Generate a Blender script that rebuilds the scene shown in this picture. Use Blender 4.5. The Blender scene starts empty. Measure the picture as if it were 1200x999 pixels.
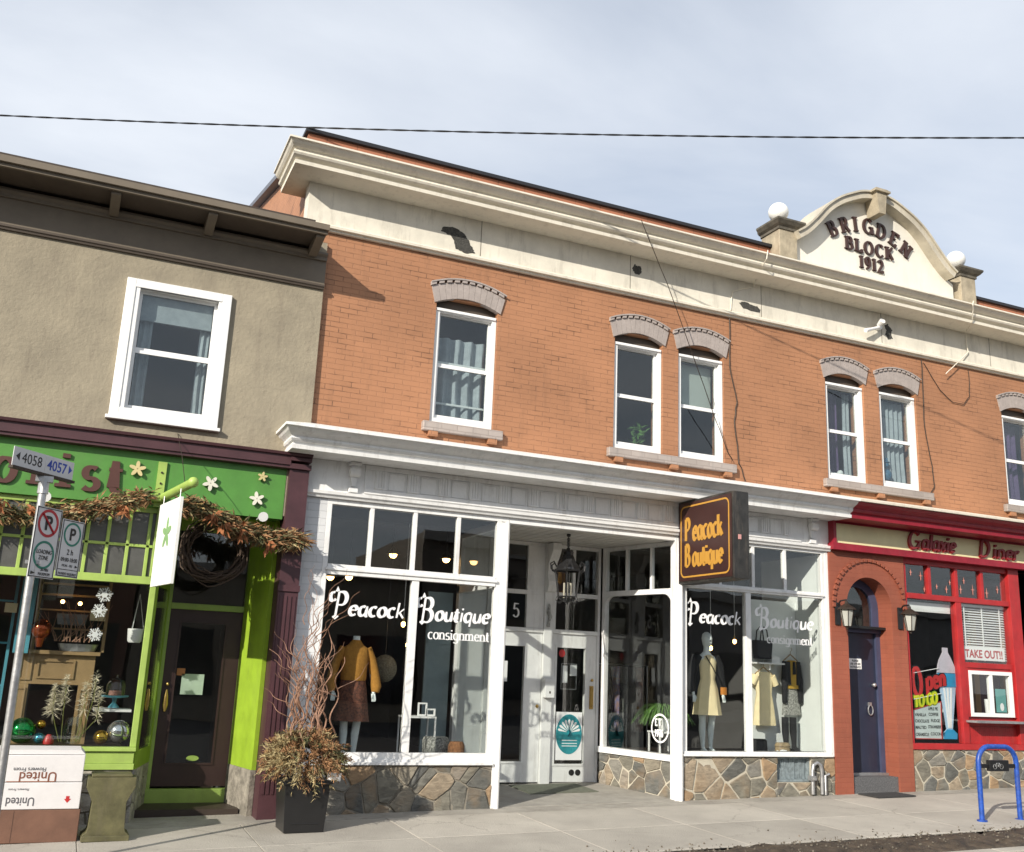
import bpy, math, random
from mathutils import Vector, Matrix, noise
random.seed(7)
R = math.radians
S = bpy.context.scene
COL = S.collection

# ------------------------------------------------------------------ camera, sky, sun, exposure
cam = bpy.data.cameras.new('camera'); co = bpy.data.objects.new('camera', cam); COL.objects.link(co)
cam.sensor_width = 36; cam.sensor_fit = 'HORIZONTAL'; cam.lens = 36*1157.37/1200; cam.clip_end = 2000
right = Vector((.9128, -.4064, .0409)); down = Vector((.1338, .2028, -.9700)); fwd = Vector((.3859, .8909, .2394))
m = Matrix((right, -down, -fwd)).transposed().to_4x4(); m.translation = (0, -11.4, 1.6)
co.matrix_world = m; S.camera = co

w = bpy.data.worlds.new('World'); S.world = w; w.use_nodes = True
nt = w.node_tree; nt.nodes.clear()
sun_dir = Vector((1.42, 1.0, -.80)).normalized()
elev = math.asin(-sun_dir.z)
def N(nt, t, **k):
    n = nt.nodes.new(t)
    for a, b in k.items():
        if a == 'inp':
            for i, v in b.items(): n.inputs[i].default_value = v
        else: setattr(n, a, b)
    return n
sky = N(nt, 'ShaderNodeTexSky', sky_type='NISHITA', sun_disc=False, sun_elevation=elev,
        sun_rotation=math.atan2(-sun_dir.x, -sun_dir.y), air_density=1.0, dust_density=1.2, ozone_density=1.3)
tc = N(nt, 'ShaderNodeTexCoord'); sep = N(nt, 'ShaderNodeSeparateXYZ')
mz = N(nt, 'ShaderNodeMath', operation='MAXIMUM', inp={1: .06})
dx = N(nt, 'ShaderNodeMath', operation='DIVIDE'); dy = N(nt, 'ShaderNodeMath', operation='DIVIDE')
cb = N(nt, 'ShaderNodeCombineXYZ')
n1 = N(nt, 'ShaderNodeTexNoise', inp={'Scale': .8, 'Detail': 9, 'Roughness': .52, 'Distortion': .25})
mp = N(nt, 'ShaderNodeMapping', inp={'Scale': (1.0, 1.7, 1), 'Rotation': (0, 0, .5), 'Location': (3.3, 1.2, 0)})
rp = N(nt, 'ShaderNodeValToRGB'); rp.color_ramp.elements[0].position = .30; rp.color_ramp.elements[1].position = .72
rp.color_ramp.elements[0].color = (.50, .50, .50, 1); rp.color_ramp.elements[1].color = (.96, .96, .96, 1)
mx = N(nt, 'ShaderNodeMix', data_type='RGBA'); mx.inputs[7].default_value = (6.3, 6.65, 7.2, 1)
bg = N(nt, 'ShaderNodeBackground', inp={'Strength': .1}); out = N(nt, 'ShaderNodeOutputWorld')
lk = nt.links.new
lk(tc.outputs['Generated'], sep.inputs[0]); lk(sep.outputs[2], mz.inputs[0])
lk(sep.outputs[0], dx.inputs[0]); lk(mz.outputs[0], dx.inputs[1]); lk(sep.outputs[1], dy.inputs[0]); lk(mz.outputs[0], dy.inputs[1])
lk(dx.outputs[0], cb.inputs[0]); lk(dy.outputs[0], cb.inputs[1]); lk(cb.outputs[0], mp.inputs[0]); lk(mp.outputs[0], n1.inputs['Vector'])
lk(n1.outputs['Fac'], rp.inputs[0]); lk(rp.outputs[0], mx.inputs[0]); lk(sky.outputs[0], mx.inputs[6]); lk(mx.outputs[2], bg.inputs[0]); lk(bg.outputs[0], out.inputs[0])

sl = bpy.data.lights.new('sun', 'SUN'); so = bpy.data.objects.new('sun', sl); COL.objects.link(so)
sl.energy = 4.2; sl.angle = R(.53); sl.color = (1, .93, .82)
so.rotation_euler = sun_dir.to_track_quat('-Z', 'Y').to_euler()
S.view_settings.view_transform = 'Standard'; S.view_settings.look = 'None'; S.view_settings.exposure = 0.52; S.view_settings.gamma = 1
S.cycles.max_bounces = 8; S.cycles.transparent_max_bounces = 24; S.cycles.glossy_bounces = 4
S.cycles.caustics_reflective = False; S.cycles.caustics_refractive = False

# ------------------------------------------------------------------ materials
MC = {}
def mat(name, col=(.5, .5, .5), rough=.6, var=.12, vscale=3.0, bump=.0, bscale=40., metal=0., col2=None, spec=.5, emit=None, dirt=0., sat_noise=0):
    if name in MC: return MC[name]
    mt = bpy.data.materials.new(name); mt.use_nodes = True; t = mt.node_tree; b = t.nodes['Principled BSDF']
    b.inputs['Roughness'].default_value = rough; b.inputs['Metallic'].default_value = metal
    b.inputs['Specular IOR Level'].default_value = spec
    g = t.nodes.new('ShaderNodeNewGeometry'); pos = g.outputs['Position']
    nz = N(t, 'ShaderNodeTexNoise', inp={'Scale': vscale, 'Detail': 6, 'Roughness': .65}); t.links.new(pos, nz.inputs['Vector'])
    r_ = N(t, 'ShaderNodeValToRGB'); r_.color_ramp.elements[0].position = .3; r_.color_ramp.elements[1].position = .72
    c2 = col2 if col2 else tuple(max(0, c*(1-var*2)) for c in col)
    r_.color_ramp.elements[0].color = (*c2, 1); r_.color_ramp.elements[1].color = (*[min(1, c*(1+var*.4)) for c in col], 1)
    t.links.new(nz.outputs['Fac'], r_.inputs[0]); last = r_.outputs[0]
    if dirt > 0:
        nd = N(t, 'ShaderNodeTexNoise', inp={'Scale': 1.0, 'Detail': 8, 'Roughness': .7})
        mpp = N(t, 'ShaderNodeMapping', inp={'Scale': (9, 9, 1.6)}); t.links.new(pos, mpp.inputs[0]); t.links.new(mpp.outputs[0], nd.inputs['Vector'])
        rd = N(t, 'ShaderNodeValToRGB'); rd.color_ramp.elements[0].position = .52; rd.color_ramp.elements[1].position = .74
        rd.color_ramp.elements[1].color = (dirt, dirt, dirt, 1); rd.color_ramp.elements[0].color = (0, 0, 0, 1)
        t.links.new(nd.outputs['Fac'], rd.inputs[0])
        md = N(t, 'ShaderNodeMix', data_type='RGBA'); md.inputs[7].default_value = (.16, .13, .10, 1)
        t.links.new(rd.outputs[0], md.inputs[0]); t.links.new(last, md.inputs[6]); last = md.outputs[2]
    t.links.new(last, b.inputs['Base Color'])
    if bump > 0:
        nb = N(t, 'ShaderNodeTexNoise', inp={'Scale': bscale, 'Detail': 5}); t.links.new(pos, nb.inputs['Vector'])
        bp = N(t, 'ShaderNodeBump', inp={'Strength': bump, 'Distance': .02}); t.links.new(nb.outputs['Fac'], bp.inputs['Height']); t.links.new(bp.outputs[0], b.inputs['Normal'])
    if emit:
        b.inputs['Emission Color'].default_value = (*emit[0], 1); b.inputs['Emission Strength'].default_value = emit[1]
    MC[name] = mt; return mt
def wall_uv(t):
    g = t.nodes.new('ShaderNodeNewGeometry'); s = t.nodes.new('ShaderNodeSeparateXYZ'); t.links.new(g.outputs['Position'], s.inputs[0])
    a = N(t, 'ShaderNodeMath', operation='ADD'); t.links.new(s.outputs[0], a.inputs[0]); t.links.new(s.outputs[1], a.inputs[1])
    c = t.nodes.new('ShaderNodeCombineXYZ'); t.links.new(a.outputs[0], c.inputs[0]); t.links.new(s.outputs[2], c.inputs[1])
    return c.outputs[0], g.outputs['Position']
def brickmat(name, col, mort, patch=(.45, .6), bw=.215, bh=.0665, ms=.006, bump=.5, rough=.65, sill=False):
    mt = bpy.data.materials.new(name); mt.use_nodes = True; t = mt.node_tree; b = t.nodes['Principled BSDF']; L = t.links.new
    v, pos = wall_uv(t)
    nw = N(t, 'ShaderNodeTexNoise', inp={'Scale': 5, 'Detail': 3}); L(v, nw.inputs['Vector'])
    mixv = N(t, 'ShaderNodeVectorMath', operation='MULTIPLY_ADD'); mixv.inputs[1].default_value = (.01, .01, 0); L(nw.outputs['Color'], mixv.inputs[0]); L(v, mixv.inputs[2])
    br = N(t, 'ShaderNodeTexBrick', inp={'Scale': 1, 'Mortar Size': ms, 'Mortar Smooth': .35, 'Brick Width': bw, 'Row Height': bh,
        'Color1': (*col, 1), 'Color2': (*[c*.80 for c in col], 1), 'Mortar': (*mort, 1)}); L(mixv.outputs[0], br.inputs['Vector'])
    # flat paint colour and the cracked mortar showing only here and there
    pn = N(t, 'ShaderNodeTexNoise', inp={'Scale': 2.2, 'Detail': 10, 'Roughness': .75}); 
    mp2 = N(t, 'ShaderNodeMapping', inp={'Scale': (.8, 2.2, 1)}); L(v, mp2.inputs[0]); L(mp2.outputs[0], pn.inputs['Vector'])
    pr = N(t, 'ShaderNodeValToRGB'); pr.color_ramp.elements[0].position = patch[0]; pr.color_ramp.elements[1].position = patch[1]
    pr.color_ramp.elements[0].color = (.17, .17, .17, 1); pr.color_ramp.elements[1].color = (1, 1, 1, 1)
    L(pn.outputs['Fac'], pr.inputs[0])
    base = N(t, 'ShaderNodeMix', data_type='RGBA'); base.inputs[6].default_value = (*col, 1); L(pr.outputs[0], base.inputs[0]); L(br.outputs['Color'], base.inputs[7])
    big = N(t, 'ShaderNodeTexNoise', inp={'Scale': .9, 'Detail': 6}); L(v, big.inputs['Vector'])
    mr = N(t, 'ShaderNodeMapRange', inp={1: .3, 2: .7, 3: .84, 4: 1.12}); L(big.outputs['Fac'], mr.inputs[0])
    hv = N(t, 'ShaderNodeHueSaturation'); L(mr.outputs[0], hv.inputs['Value']); L(base.outputs[2], hv.inputs['Color']); 
    sm = N(t, 'ShaderNodeMapping', inp={'Scale': (7, .7, 1)}); L(v, sm.inputs[0]); sn = N(t, 'ShaderNodeTexNoise', inp={'Scale': 1, 'Detail': 8, 'Roughness': .72}); L(sm.outputs[0], sn.inputs['Vector'])
    sr = N(t, 'ShaderNodeMapRange', inp={1: .55, 2: .78, 4: .45}); L(sn.outputs['Fac'], sr.inputs[0]); sx_ = N(t, 'ShaderNodeMix', data_type='RGBA'); sx_.inputs[7].default_value = (col[0]*.35, col[1]*.4, col[2]*.45, 1)
    L(sr.outputs[0], sx_.inputs[0]); L(hv.outputs[0], sx_.inputs[6]); L(sx_.outputs[2], b.inputs['Base Color'])
    b.inputs['Roughness'].default_value = rough
    inv = N(t, 'ShaderNodeMath', operation='SUBTRACT', inp={0: 1.}); L(br.outputs['Fac'], inv.inputs[1])
    nb = N(t, 'ShaderNodeTexNoise', inp={'Scale': 45, 'Detail': 4}); L(pos, nb.inputs['Vector'])
    ad = N(t, 'ShaderNodeMath', operation='MULTIPLY_ADD', inp={1: .35}); L(nb.outputs['Fac'], ad.inputs[0]); L(inv.outputs[0], ad.inputs[2])
    bp = N(t, 'ShaderNodeBump', inp={'Strength': bump, 'Distance': .008}); L(ad.outputs[0], bp.inputs['Height']); L(bp.outputs[0], b.inputs['Normal'])
    MC[name] = mt; return mt
def stonemat(name, scale=4.1, mortar=(.36, .33, .27), cols=None):
    mt = bpy.data.materials.new(name); mt.use_nodes = True; t = mt.node_tree; b = t.nodes['Principled BSDF']; L = t.links.new
    v, pos = wall_uv(t)
    nw = N(t, 'ShaderNodeTexNoise', inp={'Scale': 4, 'Detail': 3}); L(v, nw.inputs['Vector'])
    mv = N(t, 'ShaderNodeVectorMath', operation='MULTIPLY_ADD'); mv.inputs[1].default_value = (.10, .10, 0); L(nw.outputs['Color'], mv.inputs[0]); L(v, mv.inputs[2])
    vc = N(t, 'ShaderNodeTexVoronoi', voronoi_dimensions='2D', inp={'Scale': scale, 'Randomness': 1}); L(mv.outputs[0], vc.inputs['Vector'])
    ve = N(t, 'ShaderNodeTexVoronoi', voronoi_dimensions='2D', feature='DISTANCE_TO_EDGE', inp={'Scale': scale, 'Randomness': 1}); L(mv.outputs[0], ve.inputs['Vector'])
    sc = N(t, 'ShaderNodeSeparateColor'); L(vc.outputs['Color'], sc.inputs[0])
    r = N(t, 'ShaderNodeValToRGB'); cr = r.color_ramp; cr.interpolation = 'CONSTANT'
    cols = cols or [(.13, .13, .115), (.21, .19, .15), (.095, .10, .095), (.25, .21, .155), (.15, .145, .12), (.17, .165, .15), (.25, .175, .105), (.12, .125, .115), (.22, .195, .155)]
    cr.elements[0].color = (*cols[0], 1); cr.elements[1].color = (*cols[-1], 1); cr.elements[1].position = .9
    for i, c in enumerate(cols[1:-1]):
        e = cr.elements.new((i+1)/len(cols)); e.color = (*c, 1)
    L(sc.outputs[0], r.inputs[0])
    ns = N(t, 'ShaderNodeTexNoise', inp={'Scale': 9, 'Detail': 12, 'Roughness': .78}); 
    mpn = N(t, 'ShaderNodeMapping', inp={'Scale': (.5, 1.6, 1)}); mpn.inputs['Rotation'].default_value = (0, 0, .6); L(v, mpn.inputs[0]); L(mpn.outputs[0], ns.inputs['Vector'])
    mr = N(t, 'ShaderNodeMapRange', inp={1: .25, 2: .75, 3: .35, 4: 1.65}); L(ns.outputs['Fac'], mr.inputs[0])
    hv = N(t, 'ShaderNodeHueSaturation'); L(mr.outputs[0], hv.inputs['Value']); L(r.outputs[0], hv.inputs['Color'])
    er = N(t, 'ShaderNodeValToRGB'); er.color_ramp.elements[0].position = .016; er.color_ramp.elements[1].position = .036; L(ve.outputs['Distance'], er.inputs[0])
    mx = N(t, 'ShaderNodeMix', data_type='RGBA'); mx.inputs[6].default_value = (*mortar, 1); L(er.outputs[0], mx.inputs[0]); L(hv.outputs[0], mx.inputs[7]); L(mx.outputs[2], b.inputs['Base Color'])
    b.inputs['Roughness'].default_value = .8
    er2 = N(t, 'ShaderNodeMapRange', inp={2: .045}); L(ve.outputs['Distance'], er2.inputs[0])
    ad = N(t, 'ShaderNodeMath', operation='MULTIPLY_ADD', inp={1: .5}); L(ns.outputs['Fac'], ad.inputs[0]); L(er2.outputs[0], ad.inputs[2])
    bp = N(t, 'ShaderNodeBump', inp={'Strength': .8, 'Distance': .03}); L(ad.outputs[0], bp.inputs['Height']); L(bp.outputs[0], b.inputs['Normal'])
    MC[name] = mt; return mt
def islandstone(name, cols):
    mt = bpy.data.materials.new(name); mt.use_nodes = True; t = mt.node_tree; b = t.nodes['Principled BSDF']; L = t.links.new
    g = t.nodes.new('ShaderNodeNewGeometry'); r = N(t, 'ShaderNodeValToRGB'); cr = r.color_ramp; cr.interpolation = 'CONSTANT'
    cr.elements[0].color = (*cols[0], 1); cr.elements[1].color = (*cols[-1], 1); cr.elements[1].position = 1-1/len(cols)
    for i, c in enumerate(cols[1:-1]): e = cr.elements.new((i+1)/len(cols)); e.color = (*c, 1)
    L(g.outputs['Random Per Island'], r.inputs[0])
    ad = N(t, 'ShaderNodeVectorMath', operation='ADD'); cbx = N(t, 'ShaderNodeCombineXYZ'); ml = N(t, 'ShaderNodeMath', operation='MULTIPLY', inp={1: 37.}); L(g.outputs['Random Per Island'], ml.inputs[0]); L(ml.outputs[0], cbx.inputs[0]); L(g.outputs['Position'], ad.inputs[0]); L(cbx.outputs[0], ad.inputs[1])
    rt = N(t, 'ShaderNodeMapping', inp={'Scale': (1, 1, 3)}); rc = N(t, 'ShaderNodeCombineXYZ'); m2 = N(t, 'ShaderNodeMath', operation='MULTIPLY', inp={1: 6.28}); L(g.outputs['Random Per Island'], m2.inputs[0]); L(m2.outputs[0], rc.inputs[1]); L(ad.outputs[0], rt.inputs[0]); L(rc.outputs[0], rt.inputs['Rotation'])
    n1 = N(t, 'ShaderNodeTexNoise', inp={'Scale': 6, 'Detail': 12, 'Roughness': .72, 'Distortion': .8}); L(rt.outputs[0], n1.inputs['Vector'])
    mr = N(t, 'ShaderNodeMapRange', inp={1: .28, 2: .72, 3: .45, 4: 1.6}); L(n1.outputs['Fac'], mr.inputs[0]); hv = N(t, 'ShaderNodeHueSaturation'); L(mr.outputs[0], hv.inputs['Value']); L(r.outputs[0], hv.inputs['Color'])
    n2 = N(t, 'ShaderNodeTexNoise', inp={'Scale': 2.6, 'Detail': 5}); L(ad.outputs[0], n2.inputs['Vector']); rr = N(t, 'ShaderNodeValToRGB'); rr.color_ramp.elements[0].position = .52; rr.color_ramp.elements[1].position = .7; rr.color_ramp.elements[1].color = (.5, .5, .5, 1); L(n2.outputs['Fac'], rr.inputs[0])
    mx_ = N(t, 'ShaderNodeMix', data_type='RGBA'); mx_.inputs[7].default_value = (.26, .17, .09, 1); L(rr.outputs[0], mx_.inputs[0]); L(hv.outputs[0], mx_.inputs[6]); L(mx_.outputs[2], b.inputs['Base Color']); b.inputs['Roughness'].default_value = .8
    bp = N(t, 'ShaderNodeBump', inp={'Strength': .7, 'Distance': .02}); L(n1.outputs['Fac'], bp.inputs['Height']); L(bp.outputs[0], b.inputs['Normal']); MC[name] = mt; return mt
SLAB = islandstone('field_stone', [(.14, .135, .115), (.22, .195, .15), (.10, .10, .09), (.26, .21, .15), (.16, .15, .12), (.12, .12, .11), (.29, .20, .12), (.19, .18, .155), (.24, .21, .17)])
SLABP = islandstone('pale_field_stone', [(.36, .34, .30), (.28, .26, .22), (.42, .39, .33), (.33, .30, .26)])
MORT = mat('stone_mortar', (.27, .245, .20), .9, .15, 9, .4, 60)
MORTL = mat('pale_stone_mortar', (.50, .46, .37), .9, .1, 9, .4, 60)
def stonework(x0, x1, z0, z1, cell, P, mt_, parent, gap=.009, seed=1):   # P(s, out, z) -> world point
    rnd = random.Random(seed); pts = []
    nx, nz = max(2, round((x1-x0)/cell)), max(1, round((z1-z0)/cell))
    for i in range(-1, nx+1):
        for j in range(-1, nz+1):
            if rnd.random() < .16: continue
            pts.append((x0+(i+.5+rnd.uniform(-.46, .46))*(x1-x0)/nx, z0+(j+.5+rnd.uniform(-.46, .46))*(z1-z0)/nz))
            if rnd.random() < .22: pts.append((pts[-1][0]+rnd.uniform(-.5, .5)*cell, pts[-1][1]+rnd.uniform(-.5, .5)*cell))
    m = MB()
    def clip(poly, a, b, c):
        o_ = []
        for k in range(len(poly)):
            p, q = poly[k], poly[(k+1) % len(poly)]; dp, dq = a*p[0]+b*p[1]-c, a*q[0]+b*q[1]-c
            if dp <= 0: o_.append(p)
            if dp*dq < 0: t_ = dp/(dp-dq); o_.append((p[0]+(q[0]-p[0])*t_, p[1]+(q[1]-p[1])*t_))
        return o_
    for i, p in enumerate(pts):
        poly = [(x0+.004, z0), (x1-.004, z0), (x1-.004, z1-.004), (x0+.004, z1-.004)]
        for k, q in enumerate(pts):
            if k == i or abs(q[0]-p[0]) > cell*4: continue
            dx_, dz_ = q[0]-p[0], q[1]-p[1]; l_ = math.hypot(dx_, dz_)
            if l_ < .02: continue
            dx_, dz_ = dx_/l_, dz_/l_; poly = clip(poly, dx_, dz_, dx_*(p[0]+q[0])/2+dz_*(p[1]+q[1])/2-gap*rnd.uniform(.6, 1.3))
            if len(poly) < 3: break
        if len(poly) < 3: continue
        cx_ = sum(a[0] for a in poly)/len(poly); cz_ = sum(a[1] for a in poly)/len(poly)
        area = abs(sum(poly[k][0]*poly[(k+1) % len(poly)][1]-poly[(k+1) % len(poly)][0]*poly[k][1] for k in range(len(poly)))/2)
        if area < .0012: continue
        ring = []
        for k in range(len(poly)):
            a, b = poly[k], poly[(k+1) % len(poly)]; l_ = math.hypot(b[0]-a[0], b[1]-a[1]); n_ = max(1, int(l_/.035))
            for j in range(n_):
                t_ = j/n_; x_, z_ = a[0]+(b[0]-a[0])*t_, a[1]+(b[1]-a[1])*t_
                if j == 0: x_, z_ = x_+(cx_-x_)*.02, z_+(cz_-z_)*.02
                ring.append((x_+noise.noise(Vector((x_*22, z_*22, i)))*.006, z_+noise.noise(Vector((x_*22, z_*22, i+50)))*.006))
        h_ = rnd.uniform(.006, .022); tx, tz = rnd.uniform(-.06, .06), rnd.uniform(-.06, .06); n_ = len(ring); vs = []
        for f_, hh_ in ((1, -.01), (1, h_*.45), (.95, h_)):
            for x_, z_ in ring:
                xx, zz_ = cx_+(x_-cx_)*f_, cz_+(z_-cz_)*f_; vs.append(P(xx, hh_+((xx-cx_)*tx+(zz_-cz_)*tz if hh_ > 0 else 0)+(noise.noise(Vector((xx*14, zz_*14, 9)))*.004 if hh_ > 0 else 0), zz_))
        vs.append(P(cx_, h_+.003, cz_)); fs = []
        for r_ in range(2):
            for k in range(n_): fs.append((r_*n_+k, r_*n_+(k+1) % n_, (r_+1)*n_+(k+1) % n_, (r_+1)*n_+k))
        for k in range(n_): fs.append((2*n_+k, 2*n_+(k+1) % n_, 3*n_))
        fs.append(tuple(range(n_-1, -1, -1))); m.add(vs, fs)
    return m.build('stones', mt_, parent)
def glassmat(name, tint=(.97, .985, .98), ior=1.52, rough=0., boost=1.0):
    mt = bpy.data.materials.new(name); mt.use_nodes = True; t = mt.node_tree; t.nodes.clear(); L = t.links.new
    o = N(t, 'ShaderNodeOutputMaterial'); tr = N(t, 'ShaderNodeBsdfTransparent', inp={0: (*tint, 1)}); gl = N(t, 'ShaderNodeBsdfGlossy', inp={'Roughness': rough})
    fr = N(t, 'ShaderNodeFresnel', inp={'IOR': ior}); mu = N(t, 'ShaderNodeMath', operation='MULTIPLY', inp={1: boost}); mi = N(t, 'ShaderNodeMixShader')
    nb = N(t, 'ShaderNodeTexNoise', inp={'Scale': 1.4, 'Detail': 1}); g = t.nodes.new('ShaderNodeNewGeometry'); L(g.outputs['Position'], nb.inputs['Vector'])
    bp = N(t, 'ShaderNodeBump', inp={'Strength': .12, 'Distance': .02}); L(nb.outputs['Fac'], bp.inputs['Height']); L(bp.outputs[0], gl.inputs['Normal'])
    
    ib = N(t, 'ShaderNodeMapRange', inp={3: ior, 4: 1/ior}); L(g.outputs['Backfacing'], ib.inputs[0]); L(ib.outputs[0], fr.inputs[0])
    L(fr.outputs[0], mu.inputs[0]); L(mu.outputs[0], mi.inputs[0]); L(tr.outputs[0], mi.inputs[1]); L(gl.outputs[0], mi.inputs[2]); L(mi.outputs[0], o.inputs[0])
    MC[name] = mt; return mt

BRICK = brickmat('painted_brick', (.385, .182, .092), (.09, .04, .02), patch=(.49, .66))
BRICK2 = brickmat('red_painted_brick', (.30, .088, .05), (.25, .06, .035), patch=(.3, .9), bump=.35)
WBRICK = brickmat('white_painted_brick', (.68, .69, .70), (.5, .51, .52), patch=(.2, .9), bw=.3, bh=.085, bump=.5)
SILLB = brickmat('grey_painted_brick', (.38, .33, .30), (.25, .21, .19), patch=(.2, .7), bw=.21, bh=.07)
SIDEB = brickmat('parapet_brick', (.36, .14, .075), (.12, .05, .03), patch=(.3, .7), bw=.4, bh=.17)
STONE3 = stonemat('pale_flagstone', scale=4.5, cols=[(.4, .38, .34), (.3, .28, .25), (.45, .42, .36), (.35, .33, .3)])
GLASS = glassmat('window_glass', boost=1.35); GLASSD = glassmat('dim_window_glass', tint=(.86, .9, .9), boost=1.5)
CLEAR = glassmat('clear_glassware', tint=(.9, .95, .93), boost=1.5)
STUCCO = mat('stucco', (.325, .282, .205), .9, .12, 1.8, .35, 26, col2=(.235, .205, .152), dirt=.42)
CREAM = mat('cream_paint', (.76, .71, .60), .6, .05, 2.5, .12, 25, dirt=.28)
FRIEZE = mat('frieze_plaster', (.74, .70, .60), .75, .12, 1.8, .2, 12, dirt=.35)
WHITE = mat('white_paint', (.80, .80, .79), .5, .05, 4, .12, 22, dirt=.34)
WHITE2 = mat('white_vinyl', (.80, .80, .79), .4, .02, 5)
PIERM = mat('pier_concrete', (.42, .36, .26), .8, .2, 5, .3, 30, dirt=.6)
LINTEL = mat('lintel_grey', (.38, .33, .305), .75, .1, 9, .2, 30)
BROWNP = mat('brown_trim_paint', (.075, .057, .042), .6, .12, 4, .05)
TANP = mat('tan_trim_paint', (.16, .13, .095), .6, .1, 4, .05)
LIME = mat('lime_paint', (.36, .50, .115), .45, .12, 4, .06, 20, dirt=.2)
LIMED = mat('lime_bright_paint', (.30, .46, .035), .45, .12, 4, .06, 20, dirt=.15)
GREEN = mat('green_paint', (.085, .255, .045), .5, .1, 3, .05, 20, dirt=.1)
PURPLE = mat('plum_paint', (.072, .028, .034), .5, .15, 4, .05)
DOORBR = mat('brown_door', (.045, .022, .02), .45, .1, 4)
RED = mat('red_paint', (.42, .022, .024), .45, .15, 4, .05, 20, dirt=.2)
DRED = mat('crimson_paint', (.30, .012, .028), .45, .15, 6, .05, dirt=.1)
YEL = mat('pale_yellow_panel', (.76, .72, .42), .6, .06, 4)
NAVY = mat('navy_door', (.022, .029, .055), .4, .12, 5, dirt=.08)
NAVY2 = mat('blue_grey_trim', (.06, .07, .13), .45, .12, 5)
BLACK = mat('black_paint', (.015, .015, .016), .35, .1, 8)
IRON = mat('aged_iron', (.06, .045, .035), .55, .2, 12, .1, metal=.5)
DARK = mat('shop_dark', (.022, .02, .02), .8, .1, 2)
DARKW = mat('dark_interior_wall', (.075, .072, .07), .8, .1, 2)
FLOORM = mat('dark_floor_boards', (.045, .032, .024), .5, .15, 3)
STEEL = mat('galvanised_steel', (.5, .5, .5), .42, .15, 12, .08, 30, metal=.75, dirt=.3)
CONC = mat('sidewalk_concrete', (.45, .42, .365), .85, .09, 1.1, .4, 60, col2=(.335, .31, .27))
def cracks(mt_):
    t = mt_.node_tree; L = t.links.new; b = t.nodes['Principled BSDF']; src = b.inputs['Base Color'].links[0].from_socket
    g = t.nodes.new('ShaderNodeNewGeometry'); nz = N(t, 'ShaderNodeTexNoise', inp={'Scale': 3, 'Detail': 8, 'Roughness': .7}); L(g.outputs['Position'], nz.inputs['Vector'])
    mv = N(t, 'ShaderNodeVectorMath', operation='MULTIPLY_ADD'); mv.inputs[1].default_value = (.5, .5, 0); L(nz.outputs['Color'], mv.inputs[0]); L(g.outputs['Position'], mv.inputs[2])
    ve = N(t, 'ShaderNodeTexVoronoi', voronoi_dimensions='2D', feature='DISTANCE_TO_EDGE', inp={'Scale': .55}); L(mv.outputs[0], ve.inputs['Vector'])
    r = N(t, 'ShaderNodeValToRGB'); r.color_ramp.elements[0].position = .0; r.color_ramp.elements[0].color = (1, 1, 1, 1); r.color_ramp.elements[1].position = .009; r.color_ramp.elements[1].color = (0, 0, 0, 1); L(ve.outputs['Distance'], r.inputs[0])
    n2 = N(t, 'ShaderNodeTexNoise', inp={'Scale': .7, 'Detail': 2}); L(g.outputs['Position'], n2.inputs['Vector']); m_ = N(t, 'ShaderNodeMapRange', inp={1: .46, 2: .54, 4: .5}); L(n2.outputs['Fac'], m_.inputs[0])
    k = N(t, 'ShaderNodeMath', operation='MULTIPLY'); L(r.outputs[0], k.inputs[0]); L(m_.outputs[0], k.inputs[1])
    n3 = N(t, 'ShaderNodeTexNoise', inp={'Scale': 26, 'Detail': 3, 'Roughness': .6}); L(g.outputs['Position'], n3.inputs['Vector']); m3 = N(t, 'ShaderNodeMapRange', inp={1: .66, 2: .72, 4: .5}); L(n3.outputs['Fac'], m3.inputs[0])
    # grime along the foot of the walls, spots of old gum
    sp_ = t.nodes.new('ShaderNodeSeparateXYZ'); L(g.outputs['Position'], sp_.inputs[0]); ny = N(t, 'ShaderNodeMath', operation='MULTIPLY_ADD', inp={1: .5}); L(nz.outputs['Fac'], ny.inputs[0]); L(sp_.outputs[1], ny.inputs[2]); my = N(t, 'ShaderNodeMapRange', inp={1: -.15, 2: .35, 4: .5}); L(ny.outputs[0], my.inputs[0])
    mxx = N(t, 'ShaderNodeMath', operation='MAXIMUM'); L(k.outputs[0], mxx.inputs[0]); L(m3.outputs[0], mxx.inputs[1]); mx2 = N(t, 'ShaderNodeMath', operation='MAXIMUM'); L(mxx.outputs[0], mx2.inputs[0]); L(my.outputs[0], mx2.inputs[1])
    ri = N(t, 'ShaderNodeMapRange', inp={3: .88, 4: 1.08}); L(g.outputs['Random Per Island'], ri.inputs[0]); hs = N(t, 'ShaderNodeHueSaturation'); L(ri.outputs[0], hs.inputs['Value']); L(src, hs.inputs['Color']); src = hs.outputs[0]
    mi = N(t, 'ShaderNodeMix', data_type='RGBA'); mi.inputs[7].default_value = (.13, .115, .095, 1); L(mx2.outputs[0], mi.inputs[0]); L(src, mi.inputs[6]); L(mi.outputs[2], b.inputs['Base Color'])
cracks(CONC)
ASPH = mat('asphalt', (.065, .065, .066), .9, .15, 3, .5, 120)
GRIT = mat('dirt_and_grit', (.10, .075, .05), .65, .3, 7, .8, 45, col2=(.02, .016, .012))
CARDW = mat('white_card', (.68, .66, .66), .7, .05, 5, .04)
CARDB = mat('brown_card', (.17, .085, .055), .75, .15, 4, .05)
BRASS = mat('brass', (.55, .36, .12), .35, .1, 8, metal=.9)
GOLD = mat('gold_paint', (.50, .26, .045), .45, .05, 8)
SIGNBR = mat('sign_brown', (.05, .022, .02), .3, .1, 3)
OLIVE = mat('olive_wood', (.13, .12, .055), .55, .25, 6, .1, 30, dirt=.3)
MANN = mat('mannequin_plastic', (.80, .86, .85), .35, .03, 5)
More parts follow.
